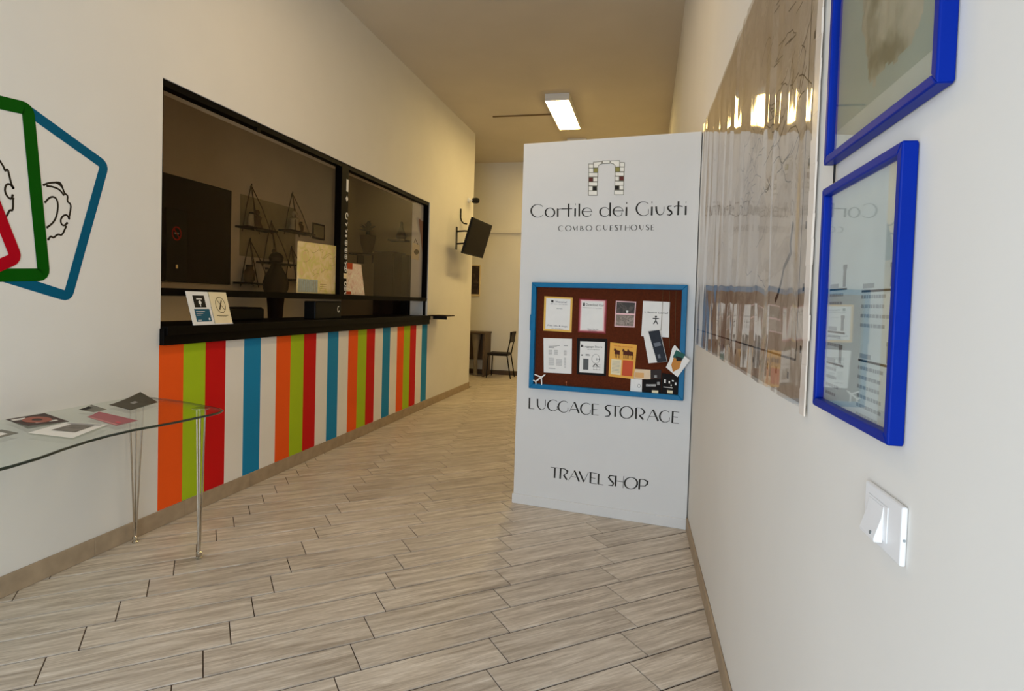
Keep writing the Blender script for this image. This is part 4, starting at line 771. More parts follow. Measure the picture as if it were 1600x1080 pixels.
# ------------------------------------------------------------ partition with lettering
PA = Vector((-.932, 4.296, 0)); PD = (Vector((.294, 4.118, 0)) - PA).normalized(); PNn = Vector((PD.y, -PD.x, 0))
FP = frame(PA, PD, (0, 0, 1), PNn)
part = thing('partition', 'white free standing partition with black lettering and the notice board', 'partition', tuple(PA + PD * .6))
obj('panel', MB().rect(FP, 0, 1.2275, 0.0, 2.612, -.14, 0.0), 'partition_white', part, bevel=.002)
obj('plinth', MB().rect(FP, -.008, 1.2265, 0.0, .070, -.146, 0.011), 'partition_white', part, bevel=.003)
G = BAKE['groups']
for key, m, lab in (('title', 'ink_letter', 'large black line Cortile dei Giusti'), ('subtitle', 'ink_thin', 'small grey line COMBO GUESTHOUSE'), ('luggage', 'ink_letter', 'black line LUGGAGE STORAGE'), ('travel', 'ink_letter', 'black line TRAVEL SHOP')):
    s = MB(); s.flat = True
    for st in G[key]: s.stroke(FP, st, .0009)
    obj('lettering', s, m, part, label=lab)
lg = MB(); lg.flat = True
fills = {'w': MB(), 'o': MB(), 'r': MB(), 'k': MB()}
for c, poly in BAKE['cells']:
    fills[c].face([FP(u, v, .0007) for u, v in poly]); lg.stroke(FP, poly, .0012, .0042, closed=True)
lgo = obj('arch_logo', lg, mat('logo_line', (120, 118, 104)), part, label='stone arch drawn in thin grey lines')
for c, m in (('w', mat('logo_white', (238, 236, 228))), ('o', mat('logo_olive', (150, 145, 84))), ('r', mat('logo_red', (100, 46, 42))), ('k', mat('logo_black', (24, 20, 18)))):
    fills[c].flat = True; obj('stone_fill', fills[c], m, lgo)

# ------------------------------------------------------------ notice board
nb = thing('notice_board', 'blue framed brown cork notice board on the white partition', 'notice board', tuple(FP(.644, .857, 0)))
O0, O1, Z0, Z1, fw_ = .108, 1.180, .858, 1.616, .034
obj('cork', MB().rect(FP, O0 + .01, O1 - .01, Z0 + .01, Z1 - .01, .001, .018), 'cork_brown', nb)
def rail(p):
    obj('frame_rail', MB().prism(FP, p, .001, .046), 'board_blue', nb, bevel=.003)
rail([(O0, Z1), (O0 + fw_, Z1 - fw_), (O1 - fw_, Z1 - fw_), (O1, Z1)]); rail([(O0, Z0), (O1, Z0), (O1 - fw_, Z0 + fw_), (O0 + fw_, Z0 + fw_)])
rail([(O0, Z0), (O0 + fw_, Z0 + fw_), (O0 + fw_, Z1 - fw_), (O0, Z1)]); rail([(O1, Z0), (O1, Z1), (O1 - fw_, Z1 - fw_), (O1 - fw_, Z0 + fw_)])
obj('hinge', MB().rect(FP, O0 - .008, O0, 1.27, 1.385, .02, .04), 'board_blue', nb, bevel=.002)
S = BAKE['sheets']
FC = lambda u, v, n=0.0: FP(u, v, .0185 + n)
def sheet(name, label, pts, m, cat='poster', n=0.0):
    c = [sum(p[0] for p in pts) / 4, min(p[1] for p in pts)]
    t = thing(name, label, cat, tuple(FC(c[0], c[1], n)), None)
    obj('sheet', MB().prism(FC, pts, n, n + .0010), m, t)
    A_, B_, C_, D_ = [Vector(p) for p in pts]       # TL TR BR BL
    def Q(a, b, k=.0):                               # a right, b down, 0..1
        p = A_ * (1 - a) * (1 - b) + B_ * a * (1 - b) + C_ * a * b + D_ * (1 - a) * b
        return FC(p.x, p.y, n + .0012 + k)
    def R_(a0, a1, b0, b1, k=0.0, mb=None):
        mb = mb or MB(); mb.flat = True; mb.face([Q(a0, b1, k), Q(a1, b1, k), Q(a1, b0, k), Q(a0, b0, k)]); return mb
    def txt(s, a, b, size, w=None, k=.0004, align='LEFT'):
        F = lambda u, v, n_=0: Q(a + u, b - v, k)
        H_ = (A_ - D_).length; W_ = (B_ - A_).length
        return text_mb(lambda u, v, n_=0: Q(u / W_, 1 - v / H_, k), s, a * W_, (1 - b) * H_, size * H_, 0, width=w * W_ if w else None, align=align)
    return t, R_, txt, Q
t, R_, X, Q = sheet('poster', 'yellow bordered white poster at the top left of the cork board', S['s1'], mat('sheet_yellow', (232, 186, 92)))
obj('print', R_(.07, .93, .05, .94, .0), 'paper_white', t)
obj('print', join(X('Welcome!', .40, .17, .075, .40), X('All our services', .22, .22, .03, .6), X('Scan here', .45, .35, .04, .2), X('Free info & maps', .15, .86, .07, .7), X('for travellers', .3, .93, .045, .4)), 'ink_navy', t)
obj('print', R_(.25, .33, .10, .17, .0004), 'ink_black', t)
t, R_, X, Q = sheet('poster', 'pink rimmed white poster in a red sleeve at the top of the cork board', S['s2'], mat('sleeve_red', (128, 22, 30), .35))
pk = mat('sheet_pink', (238, 196, 200))
obj('print', R_(.03, .97, .03, .97, .0), mat('sleeve_rim', (176, 92, 96)), t)
a = S['s2w']; Q_ = [FC(p[0], p[1], .0018) for p in a]
mb = MB(); mb.flat = True; mb.face(Q_); obj('print', mb, pk, t)
mb = MB(); mb.flat = True; mb.face([FC(p[0] + (.5 * (a[0][0] + a[1][0]) - p[0]) * .1, p[1] + (1.393 - p[1]) * .07, .0021) for p in a]); obj('print', mb, 'paper_white', t)
obj('print', join(X('Download Our', .26, .20, .10, .64, .0013), X('digital guide of the town', .14, .27, .03, .7, .0013), X('Open the link', .34, .90, .05, .4, .0013), X('and enjoy', .38, .95, .04, .3, .0013)), 'ink_black', t)
obj('print', R_(.16, .22, .12, .22, .0013), 'ink_black', t)
t, R_, X, Q = sheet('poster', 'white text sheet with small table at the lower left of the cork board', S['s5'], 'paper_white')
s = MB(); s.flat = True
for k in range(3): R_(.18, .58 - .1 * k, .20 + .035 * k, .215 + .035 * k, .0002, s)
for cx in (.18, .38, .72):
    for k in range(6): R_(cx, cx + (.13 if cx < .7 else .10), .34 + .025 * k, .35 + .025 * k, .0002, s)
for k in range(9): R_(.18, .38, .57 + .025 * k, .578 + .025 * k, .0002, s); R_(.45, .66, .60 + .022 * k, .608 + .022 * k, .0002, s)
for k in range(10): R_(.73, .80, .55 + .03 * k, .56 + .03 * k, .0002, s)
R_(.18, .42, .86, .88, .0002, s); R_(.72, .86, .2, .215, .0002, s)
obj('print', s, 'ink_grey', t)
t, R_, X, Q = sheet('poster', 'white sheet on black backing at the bottom centre left of the cork board', S['s6'], mat('black_card', (14, 9, 8), .7))
a = S['s6w']; mb = MB(); mb.flat = True; mb.face([FC(p[0], p[1], .0016) for p in a]); obj('print', mb, 'paper_white', t)
obj('print', join(X('Luggage Store', .22, .25, .075, .62, .0008), X('leave your bags with us', .35, .31, .03, .4, .0008), X('near', .30, .48, .05, .16, .0008), X('24', .64, .58, .07, .14, .0008)), 'ink_black', t)
s = MB(); s.flat = True; R_(.14, .19, .18, .25, .0008, s); R_(.15, .21, .45, .48, .0008, s); R_(.3, .42, .435, .45, .0008, s)
s.stroke(FC, [(.585 + .028 * math.cos(q_ * math.pi / 8), 1.095 + .032 * math.sin(q_ * math.pi / 8)) for q_ in range(16)], .0022, .0018, closed=True)
s.stroke(FC, [(.565, 1.04), (.585, 1.06), (.605, 1.04)], .0022, .005)
for k in range(3): R_(.58 + .1 * k, .585 + .1 * k, .7, .86, .0008, s); R_(.56, .8, .7 + .07 * k, .705 + .07 * k, .0008, s)
obj('print', s, 'ink_black', t)
obj('print', R_(.22, .40, .56, .86, .0008), mat('ink_mid', (92, 94, 96)), t, label='dark grey block')
t, R_, X, Q = sheet('photo', 'pink rimmed pair of black and white photos on the cork board', S['photo'], pk, 'photo')
bw1 = poster_mat('photo_dark', (52, 46, 42), [(22, 18, 16), (90, 80, 72), (60, 52, 48)], 14); bw2 = poster_mat('photo_mid', (120, 108, 98), [(38, 32, 28), (170, 156, 146), (150, 136, 126)], 26)
obj('print', R_(.05, .95, .04, .47, .0003), bw1, t, label='upper dark photo'); obj('print', R_(.05, .95, .53, .96, .0003), bw2, t, label='lower grey photo')
obj('print', R_(.54, .64, .36, .44, .0006), 'paper_white', t)
t, R_, X, Q = sheet('poster', 'white poster with a black stick figure at the top right of the cork board', S['s4'], 'paper_white')
obj('print', X("L Board Game!", .08, .34, .075, .86), 'ink_black', t)
s = MB(); s.flat = True
cu, cv = .982, 1.385
s.disc(FC, cu, cv + .016, .007, .0014, 12)
for p in ([(cu - .020, cv + .004), (cu + .020, cv + .004)], [(cu, cv + .008), (cu, cv - .012)], [(cu, cv - .010), (cu - .014, cv - .033)], [(cu, cv - .010), (cu + .014, cv - .033)]): s.stroke(FC, p, .0014, .0065)
obj('print', s, 'ink_black', t)
t, R_, X, Q = sheet('poster', 'orange yellow flyer with dark animals in the middle of the cork board', S['fly'], mat('flyer_yellow', (236, 176, 78)))
obj('print', R_(.08, .47, .48, .93, .0003), 'paper_cream', t); obj('print', R_(.52, .92, .48, .93, .0003), mat('flyer_red', (204, 84, 48)), t, label='red text block')
s = MB(); s.flat = True
for k in range(9): R_(.12, .42, .53 + .04 * k, .54 + .04 * k, .0006, s); 
obj('print', s, 'ink_grey', t)
s = MB(); s.flat = True
for cx in (.30, .62, .80):
    s.face([Q(cx - .11, .33, .0006), Q(cx + .09, .33, .0006), Q(cx + .09, .22, .0006), Q(cx - .11, .20, .0006)])
    s.face([Q(cx - .15, .22, .0007), Q(cx - .06, .27, .0007), Q(cx - .04, .21, .0007), Q(cx - .12, .14, .0007)])
    for l_ in (-.09, -.03, .04, .08): s.face([Q(cx + l_, .44, .0006), Q(cx + l_ + .02, .44, .0006), Q(cx + l_ + .02, .32, .0006), Q(cx + l_, .32, .0006)])
obj('print', s, mat('flyer_brown', (84, 34, 12)), t)
obj('print', join(X('ride the countryside', .15, .10, .05, .7, .0006)), 'flyer_red', t)
t, R_, X, Q = sheet('leaflet', 'pale orange card behind the black leaflets low on the cork board', S['pale'], mat('card_pale', (232, 208, 176)), 'leaflet')
obj('print', R_(.05, .6, .35, .85, .0003), mat('card_pale2', (226, 176, 116)), t); 
t, R_, X, Q = sheet('leaflet', 'white card with a small ring mark at the bottom of the cork board', S['white'], 'paper_white', 'leaflet', n=.0012)
obj('print', MB().stroke(lambda u, v, n=0: Q(u, v, .0006), [(.75 + .12 * math.cos(q_ * math.pi / 6), .5 + .14 * math.sin(q_ * math.pi / 6)) for q_ in range(12)], 0, .03, closed=True), 'ink_grey', t)
t, R_, X, Q = sheet('leaflet', 'dark glossy card wedged above the black leaflets on the cork board', S['top'], mat('card_darkbrown', (38, 24, 18), .5), 'leaflet', n=.002)
obj('print', R_(.35, .6, .6, .9, .0003), 'ink_grey', t)
t, R_, X, Q = sheet('leaflet', 'black leaflet with a white script blob beside the white card on board', S['blk'], 'black_card', 'leaflet', n=.004)
obj('print', join(X('Mercato', .22, .45, .16, .5, .0004)), 'paper_white', t); obj('print', R_(.52, .85, .75, .93, .0004), 'paper_cream', t, label='cream tag'); 
s = MB(); s.flat = True; R_(.2, .72, .34, .5, .0003, s); R_(.78, .92, .2, .4, .0003, s); obj('print', s, 'ink_grey', t)
t, R_, X, Q = sheet('leaflet', 'black leaflet with white figures in the bottom right corner of the board', [(1.036, 1.03), (1.142, 1.02), (1.1435, .8945), (1.0375, .8945)], 'black_card', 'leaflet', n=.007)
s = MB(); s.flat = True
for cx, cy, w_, h_ in ((.15, .30, .1, .18), (.42, .35, .09, .12), (.62, .28, .12, .07), (.8, .38, .1, .14), (.55, .52, .07, .07), (.12, .66, .55, .03)): R_(cx, cx + w_, cy, cy + h_, .0004, s)
obj('print', s, 'paper_white', t); obj('print', R_(.35, .68, .82, .97, .0004), 'paper_cream', t, label='cream tag')
# things hanging on strings in front of the cork
def hanging(label, pts, m, n, deco, string):
    c = pts[0]
    t = thing('hanging_brochure', label, 'brochure', tuple(FC(c[0], min(p[1] for p in pts), n)), 'brochures hanging on strings from the board frame')
    obj('sheet', MB().prism(FC, pts, n, n + .006), m, t)
    for s_ in string: obj('string', MB().tube([FC(s_[0][0], s_[0][1], .015), FC(s_[1][0], s_[1][1], n + .003)], .0013, 5), 'rope', t)
    deco(t, n + .0064)
bk = S['bk1']
def dk1(t, n):
    q1 = MB(); q1.flat = True; q1.face([FC(*p, n) for p in [(.9379, 1.3012), (1.0105, 1.3150), (1.067, 1.1085), (1.004, 1.098)]])
    obj('cover', q1, mat('brochure_navy', (26, 31, 42), .5), t, label='dark navy cover picture')
    q1 = MB(); q1.flat = True; q1.face([FC(*p, n + .0004) for p in [(.975, 1.225), (1.018, 1.236), (1.026, 1.212), (.985, 1.200)]]); q1.face([FC(*p, n + .0004) for p in [(1.005, 1.15), (1.02, 1.155), (1.026, 1.13), (1.01, 1.126)]])
    obj('print', q1, mat('brochure_grey', (110, 116, 126)), t)
hanging('white brochure with a dark navy cover hanging on a grey string', [bk[0], bk[1], bk[2], bk[3]][::-1], 'paper_white', .012, dk1, [S['str1']])
def dk2(t, n):
    for poly, m in (([(1.125, 1.19), (1.185, 1.163), (1.165, 1.125), (1.105, 1.14)], mat('brochure_green', (38, 92, 84))), ([(1.112, 1.142), (1.163, 1.125), (1.15, 1.07), (1.11, 1.045), (1.098, 1.09)], mat('brochure_orange', (196, 132, 60)))):
        q1 = MB(); q1.flat = True; q1.face([FC(*p, n) for p in poly]); obj('print', q1, m, t)
    q1 = MB(); q1.flat = True; q1.face([FC(*p, n + .0005) for p in [(1.125, 1.15), (1.165, 1.14), (1.16, 1.12), (1.13, 1.118)]]); obj('print', q1, 'ink_black', t)
hanging('folded brochure with green and orange picture sticking out over right frame', [(1.085, 1.12), (1.064, 1.072), (1.14, 1.013), (1.214, 1.128), (1.165, 1.165), (1.115, 1.223), (1.10, 1.20)], 'paper_white', .036, dk2, [S['str2'], S['str3']])
# little white airplane and pin
au, av = .197, .937
t = thing('toy_airplane', 'small white airplane on the lower left corner of the board frame', 'airplane', tuple(FC(au, av - .03, .03)))
def rot(u, v, a=math.radians(38)): return (au + u * math.cos(a) - v * math.sin(a), av + u * math.sin(a) + v * math.cos(a))
obj('fuselage', MB().prism(FC, [rot(*p) for p in [(-.048, -.005), (.036, -.005), (.050, 0), (.036, .005), (-.048, .005)]], .030, .038), 'paper_white', t, bevel=.0015)
for sg_ in (1, -1):
    obj('wing', MB().prism(FC, [rot(*p) for p in [(.016, 0), (.004, 0), (-.024, .045 * sg_), (-.016, .046 * sg_)]], .032, .035), 'paper_white', t)
    obj('tailplane', MB().prism(FC, [rot(*p) for p in [(-.036, 0), (-.046, 0), (-.056, .017 * sg_), (-.050, .018 * sg_)]], .032, .035), 'paper_white', t)
obj('mount', MB().prism(FC, [rot(*p) for p in [(-.004, -.003), (.004, -.003), (.004, .003), (-.004, .003)]], 0, .031), 'paper_white', t)
t = thing('push_pin', 'tiny orange pin low on the cork board', 'pin', tuple(FC(.3807, .897, 0)))
obj('stem', MB().lathe(FC(.3807, .897, .003), [(.003, 0), (.002, .012), (.005, .016), (.004, .026)], 10), mat('pin_orange', (190, 110, 70)), t)

# ------------------------------------------------------------ right wall: map under film, frames, switch
MS0, MS1, MZ0, MZ1 = 1.515, 4.03, 1.247, 2.615
mp_ = thing('wrapped_map', 'huge old relief map wrapped in creased clear plastic on right wall', 'map', tuple(FR(2.75, MZ0, 0)))
def map_mat():
    m = D.materials.new('old_wall_map'); m.use_nodes = True; nt = m.node_tree; b = nt.nodes['Principled BSDF']
    tc = nt.nodes.new('ShaderNodeTexCoord'); mpn = nt.nodes.new('ShaderNodeMapping'); mpn.inputs['Scale'].default_value = (1, 1.4, 1.4)
    nt.links.new(tc.outputs['Object'], mpn.inputs[0])
    nz = nt.nodes.new('ShaderNodeTexNoise'); nz.inputs['Scale'].default_value = 3.2; nz.inputs['Detail'].default_value = 7; nz.inputs['Roughness'].default_value = .62; nz.inputs['Distortion'].default_value = .8
    nt.links.new(mpn.outputs[0], nz.inputs['Vector'])
    cr = nt.nodes.new('ShaderNodeValToRGB'); e = cr.color_ramp.elements
    e[0].position = .30; e[0].color = lin((150, 134, 116)); e[1].position = .72; e[1].color = lin((192, 180, 164))
    k = e.new(.46); k.color = lin((176, 163, 146)); k = e.new(.50); k.color = lin((164, 150, 133)); k = e.new(.53); k.color = lin((184, 172, 156))
    nt.links.new(nz.outputs['Fac'], cr.inputs['Fac']); nt.links.new(cr.outputs[0], b.inputs['Base Color']); b.inputs['Roughness'].default_value = .6
    MATS['old_wall_map'] = m
map_mat()
obj('map_sheet', MB().rect(FR, MS0, MS1, MZ0, MZ1, .001, .003), 'old_wall_map', mp_)
s = MB(); s.flat = True; random.seed(21)
s.stroke(FR, [(MS0 + .10, MZ0 + .10), (MS1 - .02, MZ0 + .085)], .0034, .006); s.stroke(FR, [(MS0 + .10, MZ0 + .10), (MS0 + .10, MZ1)], .0034, .005)
for k in range(13):                                   # scale ticks along the lower margin
    u = MS0 + .16 + k * .115 + .03 * random.random(); s.rect(FR, u, u + .014, MZ0 + .045, MZ0 + .063, .0031, .0035)
for k in range(9): v = MZ0 + .12 + k * .15; s.rect(FR, MS0 + .055, MS0 + .068, v, v + .018, .0031, .0035)
def squig(u, v, L_, a, w):
    p = [(u, v)]
    for q_ in range(L_): a += random.uniform(-.7, .7); p.append((p[-1][0] + .03 * math.cos(a), p[-1][1] + .022 * math.sin(a)))
    s.stroke(FR, p, .0034, w)
for k in range(80): squig(random.uniform(MS0 + .14, 2.5), random.uniform(1.85, 2.15), random.randint(2, 6), random.random() * 6.3, .0035)
for k in range(30): squig(random.uniform(MS0 + .14, MS1 - .3), random.uniform(MZ0 + .2, MZ1 - .1), random.randint(3, 9), random.random() * 6.3, .003)
for k in range(14): u = MS0 + .16 + random.random() * .3; v = 2.2 + .25 * random.random(); s.stroke(FR, [(u, v), (u + .08, v + .012)], .0034, .004)
s.stroke(FR, [(1.70, 1.70), (1.72, 1.645), (1.71, 1.62), (1.78, 1.585), (1.80, 1.55), (1.84, 1.51), (1.87, 1.495)], .0036, .016)
obj('map_print', s, mat('map_ink', (76, 64, 52)), mp_)
# creased film: vertical folds with real depth
film = MB(); NU, NV = 340, 60
def profile(seed):
    r = random.Random(seed); p = [(MS0 - .1, .007)]; hi = False
    while p[-1][0] < MS1 + .1:
        hi = not hi; p.append((p[-1][0] + r.choice((.035, .06, .09, .15, .22)), r.uniform(.0075, .0125) if hi else r.uniform(.0042, .0062)))
    return p
def lookup(p, u):
    for (a, x), (b, y) in zip(p, p[1:]):
        if u <= b: return x + (y - x) * (u - a) / (b - a)
    return p[-1][1]
PR = [profile(k) for k in (3, 8, 15, 22)]
for i in range(NU + 1):
    for j in range(NV + 1):
        u = MS0 - .01 + (MS1 - MS0 + .015) * i / NU; v = MZ0 - .008 + (MZ1 - MZ0 + .016) * j / NV
        us = u + .05 * noise.noise(Vector((u * 1.5, v * 1.6, 2.2)))
        w = (v - MZ0) / (MZ1 - MZ0) * 2.999; k = max(0, min(2, int(w))); w = min(1, max(0, w - k)); w = w * w * (3 - 2 * w)
        n = lookup(PR[k], us) * (1 - w) + lookup(PR[k + 1], us) * w
        b_ = noise.noise(Vector((u * 17, v * 3.5, 7.1)))
        film.v.append(tuple(FR(u, v, max(.0042, n + .00035 * b_))))
for i in range(NU):
    for j in range(NV):
        q0 = i * (NV + 1) + j; film.f.append((q0, q0 + 1, q0 + NV + 2, q0 + NV + 1))
film.flat = True
fo_ = obj('plastic_wrap', film, 'plastic_film', mp_)
for p in fo_.data.polygons: p.use_smooth = True
edge_ = MB()
for k in range(24):
    v = MZ0 - .02 + k * .058; u = MS0 - .018 + .006 * random.random(); u2 = MS0 - .018 + .006 * random.random()
    edge_.prism(FR, [(u, v), (MS0 + .022 + .008 * random.random(), v), (MS0 + .022 + .008 * random.random(), v + .0595), (u2, v + .0595)], .005 + .002 * random.random(), .0085 + .002 * random.random())
obj('tape_edge', edge_, mat('tape', (226, 214, 200), .3, coat=.5), mp_, label='white taped edge')
def poly_frame(F, u0, u1, v0, v1, w, d, t, m):
    for p in ([(u0, v1), (u1, v1), (u1 - w, v1 - w), (u0 + w, v1 - w)], [(u0, v0), (u0 + w, v0 + w), (u1 - w, v0 + w), (u1, v0)], [(u0, v0), (u0, v1), (u0 + w, v1 - w), (u0 + w, v0 + w)], [(u1, v0), (u1 - w, v0 + w), (u1 - w, v1 - w), (u1, v1)]):
        obj('frame_rail', MB().prism(F, p, .001, d), m, t, bevel=.0028, bseg=3)
# lower frame
t = thing('framed_poster', 'blue framed glazed sheet with text columns and small icons above the light switch', 'picture', tuple(FR(1.19, 1.273, 0)))
a0, a1, b0, b1 = 1.0, 1.385, 1.272, 1.7245
poly_frame(FR, a0, a1, b0, b1, .017, .0245, t, 'frame_blue')
obj('sheet', MB().rect(FR, a0 + .01, a1 - .01, b0 + .01, b1 - .01, .006, .008), mat('sheet_cool', (196, 206, 204)), t)
obj('glazing', MB().rect(FR, a0 + .012, a1 - .012, b0 + .012, b1 - .012, .0145, .0165), 'clear_glass', t)
FRm = lambda u, v, n=0.0: FR(a1 - u, b0 + v, n)      # reading direction runs towards the viewer
s = MB(); s.flat = True
for u, v, w in ((.028, .240, .10), (.028, .155, .10), (.028, .092, .10), (.205, .233, .15), (.205, .112, .15)): s.rect(FRm, u, u + w, v, v + .0038, .0081, .0085)
obj('print', s, 'ink_black', t)
s = MB(); s.flat = True; random.seed(4)
for u, v, n_, w in ((.03, .228, 2, .09), (.03, .145, 2, .075), (.03, .080, 4, .065), (.205, .222, 4, .12), (.205, .098, 6, .11)):
    for k in range(n_):
        x = u
        while x < u + w * (.8 + .2 * random.random()):
            l = .006 + .009 * random.random(); s.rect(FRm, x, x + l, v - k * .0165, v - k * .0165 + .006, .0081, .0084); x += l + .003
for u, v in ((.03, .245), (.03, .16), (.03, .097), (.21, .240), (.21, .118)): s.rect(FRm, u, u + .05, v, v + .008, .0081, .0084)
obj('print', s, mat('ink_mid2', (146, 154, 156)), t)
s = MB(); s.flat = True
for u, v, h in ((.105, .246, .042), (.105, .161, .03), (.10, .098, .036), (.325, .240, .038), (.325, .118, .034)): s.rect(FRm, u, u + .015, v, v + h, .0081, .0085); s.rect(FRm, u - .002, u + .019, v + h * .8, v + h, .0083, .0086)
obj('print', s, mat('ink_dark2', (112, 118, 118)), t, label='small dark drink icons')
# upper frame with relief map
t = thing('framed_relief_map', 'blue framed glazed relief map of an island cut by the top edge', 'picture', tuple(FR(1.15, 1.773, 0)))
a0, a1, b0, b1 = .905, 1.385, 1.7735, 2.42
poly_frame(FR, a0, a1, b0, b1, .017, .0245, t, 'frame_blue')
def relief_mat():
    m = D.materials.new('relief_print'); m.use_nodes = True; nt = m.node_tree; b = nt.nodes['Principled BSDF']
    tc = nt.nodes.new('ShaderNodeTexCoord'); nz = nt.nodes.new('ShaderNodeTexNoise'); nz.inputs['Scale'].default_value = 11; nz.inputs['Detail'].default_value = 6
    nt.links.new(tc.outputs['Object'], nz.inputs['Vector'])
    cr = nt.nodes.new('ShaderNodeValToRGB'); e = cr.color_ramp.elements
    e[0].position = .36; e[0].color = lin((120, 116, 92)); e[1].position = .66; e[1].color = lin((190, 180, 158)); k = e.new(.5); k.color = lin((172, 166, 144))
    nt.links.new(nz.outputs['Fac'], cr.inputs['Fac']); nt.links.new(cr.outputs[0], b.inputs['Base Color']); b.inputs['Roughness'].default_value = .55
    MATS['relief_print'] = m
relief_mat()
obj('sheet', MB().rect(FR, a0 + .01, a1 - .01, b0 + .01, b1 - .01, .004, .006), mat('sea_green', (160, 172, 160), .5), t)
isl = MB(); NI = 54; cu, cv = 1.105, 2.04
pts_ = {}
for i in range(NI + 1):
    for j in range(NI + 1):
        u = cu - .17 + .34 * i / NI; v = cv - .20 + .40 * j / NI
        r = math.hypot((u - cu) / .145, (v - cv) / .165) + .22 * noise.noise(Vector((u * 14, v * 14, 0))) + .1 * noise.noise(Vector((u * 40, v * 40, 2)))
        h = max(0.0, 1 - r); hh = .0062 + (.0045 * min(1, h * 4) + .0022 * noise.noise(Vector((u * 60, v * 60, 4))) * min(1, h * 5) if h > 0 else 0)
        pts_[(i, j)] = len(isl.v); isl.v.append(tuple(FR(u, v, min(.0128, max(.0062, hh))))); 
        pts_[(i, j, 'h')] = h
for i in range(NI):
    for j in range(NI):
        if max(pts_[(i + a, j + b, 'h')] for a in (0, 1) for b in (0, 1)) > 0: isl.f.append((pts_[(i, j)], pts_[(i, j + 1)], pts_[(i + 1, j + 1)], pts_[(i + 1, j)]))
isl.flat = True
io = obj('island_relief', isl, 'relief_print', t)
for p in io.data.polygons: p.use_smooth = True
obj('caption_strip', MB().rect(FR, a0 + .02, a1 - .02, b0 + .02, b0 + .065, .0061, .0068), mat('strip_pale', (196, 200, 188)), t)
obj('glazing', MB().rect(FR, a0 + .012, a1 - .012, b0 + .012, b1 - .012, .0145, .0165), 'clear_glass', t)
obj('cable', MB().tube([FR(1.372, 1.775, .006), FR(1.372, 1.745, .006), FR(1.372, 1.722, .006)], .0022, 6), 'black_plastic', None, 'short dark cable between the two blue frames', 'cable')
# switch
t = thing('light_switch', 'white wall switch plate with rocker low on the right wall', 'switch', tuple(FR(1.046, 1.1, 0)))
obj('plate', MB().rect(FR, .976, 1.118, 1.100, 1.188, .0005, .009), 'white_plastic', t, bevel=.003, bseg=3)
obj('insert', MB().rect(FR, 1.022, 1.100, 1.116, 1.172, .009, .0105), 'white_plastic', t, bevel=.0008)
rk = MB(); i = 0
Fk = FR
pr = [(1.168, .0112), (1.168, .0105), (1.112, .0105), (1.112, .0225), (1.117, .0235), (1.150, .0135)]
rk.v = [tuple(FR(1.036, v, n)) for v, n in pr] + [tuple(FR(1.094, v, n)) for v, n in pr]
rk.f = [tuple(range(6)), tuple(range(11, 5, -1))] + [(j, (j + 1) % 6, 6 + (j + 1) % 6, 6 + j) for j in range(6)]
ro = obj('rocker', rk, 'white_plastic', t, bevel=.0008)
obj('indicator', MB().lathe(FR(1.052, 1.122, .0212), [(.0028, 0), (.0028, .0022)], 10, rn), 'ink_dark2', ro)
obj('screw', MB().lathe(FR(.976, 1.139, .0045), [(.0022, 0), (.0022, .0006)], 10, -rd), 'ink_mid2', t)

# ------------------------------------------------------------ far end: television, camera, desk, chair
tvc = Vector((-2.611, 8.943, 2.423)); yaw, tilt, tw = -.04665, .2796, .926; th = tw * .59
tn = Vector((math.cos(yaw) * math.cos(tilt), math.sin(yaw) * math.cos(tilt), -math.sin(tilt)))
tu = Vector((-math.sin(yaw), math.cos(yaw), 0)); tvv = tn.cross(tu).normalized()
if tvv.z < 0: tvv = -tvv
FT = frame(tvc, tu, tvv, tn)
t = thing('television', 'flat black television tilted down on a bracket at far left wall', 'television', tuple(FT(0, -th / 2, 0)))
obj('casing', MB().rect(FT, -tw / 2, tw / 2, -th / 2, th / 2, -.035, 0), 'black_plastic', t, bevel=.005)
obj('screen', MB().rect(FT, -tw / 2 + .015, tw / 2 - .015, -th / 2 + .02, th / 2 - .015, .0002, .0015), 'screen_black', t)
obj('rear_housing', MB().rect(FT, -.25, .25, -.2, .12, -.07, -.034), 'black_plastic', t, bevel=.01)
t = thing('tv_bracket', 'black steel wall bracket holding the television', 'bracket', (LX, 8.88, 2.3))
obj('wall_plate', MB().box(LX, LX + .012, 8.85, 8.91, 2.25, 2.60), 'black_metal', t, bevel=.002)
for z in (2.53, 2.34): obj('arm', MB().tube([(LX + .01, 8.88, z), (LX + .12, 8.90, z + .01), tuple(FT(0, (z - 2.43) * .95, -.09))], .013, 8), 'black_metal', t)
obj('mount_plate', MB().rect(FT, -.05, .05, -.15, .15, -.095, -.072), 'black_metal', t, bevel=.002)
obj('hook', MB().tube([(LX + .01, 9.04, 2.90), (LX + .012, 9.04, 2.76), (LX + .02, 9.06, 2.71), (LX + .045, 9.1, 2.68), (LX + .08, 9.15, 2.68)], .011, 8), 'black_plastic', None, 'black J shaped cable stub on the wall above television', 'cable', smooth=True)
D.objects['hook'].name = 'hook'
t = thing('security_camera', 'small dark security camera on a pale arm high on the wall corner', 'camera', (LX, 9.5, 3.08))
obj('base', MB().lathe((LX, 9.45, 3.1), [(.045, 0), (.04, .02), (.018, .03), (.016, .10)], 14, (1, 0, 0)), 'white_plastic', t, smooth=True)
obj('body', MB().lathe((LX + .10, 9.47, 3.10), [(.03, -.04), (.045, -.02), (.048, .05), (.04, .08), (.02, .09)], 14, (.8, -.5, -.1)), 'black_plastic', t, smooth=True)
t = thing('wall_picture', 'dark framed poster on the far wall behind the television', 'picture', (-3.58, 11.78, 1.6))
FB = frame((0, 11.8, 0), (1, 0, 0), (0, 0, 1), (0, -1, 0))
obj('picture_frame', MB().rect(FB, -3.82, -3.375, 1.565, 2.20, .001, .02), mat('frame_pale', (214, 198, 160)), t, bevel=.003)
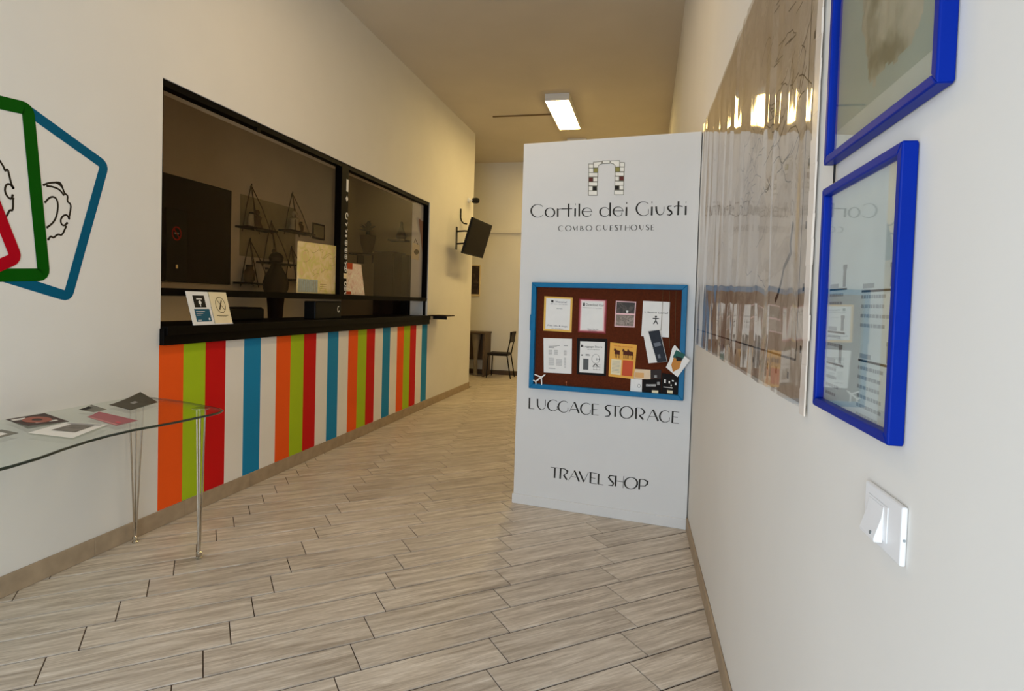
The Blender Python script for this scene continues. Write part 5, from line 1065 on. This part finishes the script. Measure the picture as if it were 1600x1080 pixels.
obj('print', MB().rect(FB, -3.80, -3.395, 1.61, 2.18, .0202, .022), poster_mat('dark_print', (30, 18, 14), [(14, 8, 6), (48, 30, 24), (80, 62, 50)], 10), t)
t = thing('desk', 'small brown desk against the far wall', 'desk', (-3.45, 11.5, 0))
obj('desk_top', MB().box(-3.95, -3.10, 11.28, 11.785, .835, .865), 'desk_brown', t, bevel=.003)
obj('leg', MB().box(-3.15, -3.11, 11.30, 11.77, 0, .835), 'desk_brown', t, bevel=.002)
obj('leg', MB().box(-3.93, -3.89, 11.30, 11.77, 0, .835), 'desk_brown', t, bevel=.002)
obj('back_panel', MB().box(-3.88, -3.15, 11.62, 11.635, .30, .835), 'desk_brown', t)
t = thing('cloth_stand', 'pale cloth covered post under the far desk', 'stand', (-3.33, 11.45, 0))
obj('cloth', MB().lathe((-3.33, 11.45, .005), [(.05, 0), (.04, .1), (.035, .3), (.06, .55), (.09, .75), (.1, .82)], 12), 'grey_cloth', t, smooth=True)
t = thing('chair', 'black metal chair with dark seat by the far wall beside partition', 'chair', (-2.8, 11.35, 0))
lm = 'black_metal'; c0, c1, e0, e1 = -3.02, -2.62, 11.15, 11.53
obj('seat', MB().box(c0, c1, e0, e1, .455, .49), mat('seat_dark', (40, 34, 30), .6), t, bevel=.01)
obj('leg', MB().tube([(c0 + .02, e0 + .02, .455), (c0, e0, .012)], .012, 8), lm, t); obj('leg', MB().tube([(c0 + .02, e1 - .02, .455), (c0, e1, .012)], .012, 8), lm, t)
for y in (e0 + .02, e1 - .02):
    obj('leg', MB().tube([(c1 + .07, y, .012), (c1 - .01, y, .45), (c1 + .0, y, .5), (c1 + .07, y, .90)], .012, 8), lm, t)
obj('backrest', MB().prism(frame((c1 + .07, e0, 0), (0, 1, 0), (0, 0, 1), (1, 0, 0)), [(0, .70), (.38, .70), (.38, .90), (0, .90)], -.03, -.012), 'seat_dark', t, bevel=.006)
for z in (.47,): obj('seat_frame', MB().tube([(c0 + .01, e0 + .01, .447), (c1 - .01, e0 + .01, .447), (c1 - .01, e1 - .01, .447), (c0 + .01, e1 - .01, .447), (c0 + .01, e0 + .01, .447)], .009, 6), lm, t)

# ------------------------------------------------------------ ceiling lamps
def lamp(name, label, x0, x1, y0, y1, m='lamp_panel'):
    t = thing(name, label, 'lamp', ((x0 + x1) / 2, (y0 + y1) / 2, H - .1), 'flat rectangular ceiling lamps')
    obj('housing', MB().box(x0, x1, y0, y1, H - .095, H - .001), 'white_plastic', t, bevel=.003)
    obj('diffuser', MB().box(x0 + .008, x1 - .008, y0 + .01, y1 - .01, H - .101, H - .0955), m, t)
lamp('ceiling_lamp', 'lit flat rectangular lamp on the ceiling above the partition', -1.47, -1.145, 8.0, 9.33)
lamp('ceiling_lamp', 'second flat ceiling lamp farther back hidden behind the partition', -1.47, -1.145, 10.2, 11.5)
lamp('ceiling_lamp', 'unseen flat ceiling lamp overhead, added to warm the near walls', -1.47, -1.145, 3.1, 4.43, 'fill_panel')  # added out of view as warm fill for the near left wall
obj('cable_duct', MB().box(-2.41, -1.475, 8.84, 8.86, H - .018, H - .0005), mat('duct_brown', (120, 100, 70)), None, 'thin dark duct running left from the ceiling lamp', 'cable')
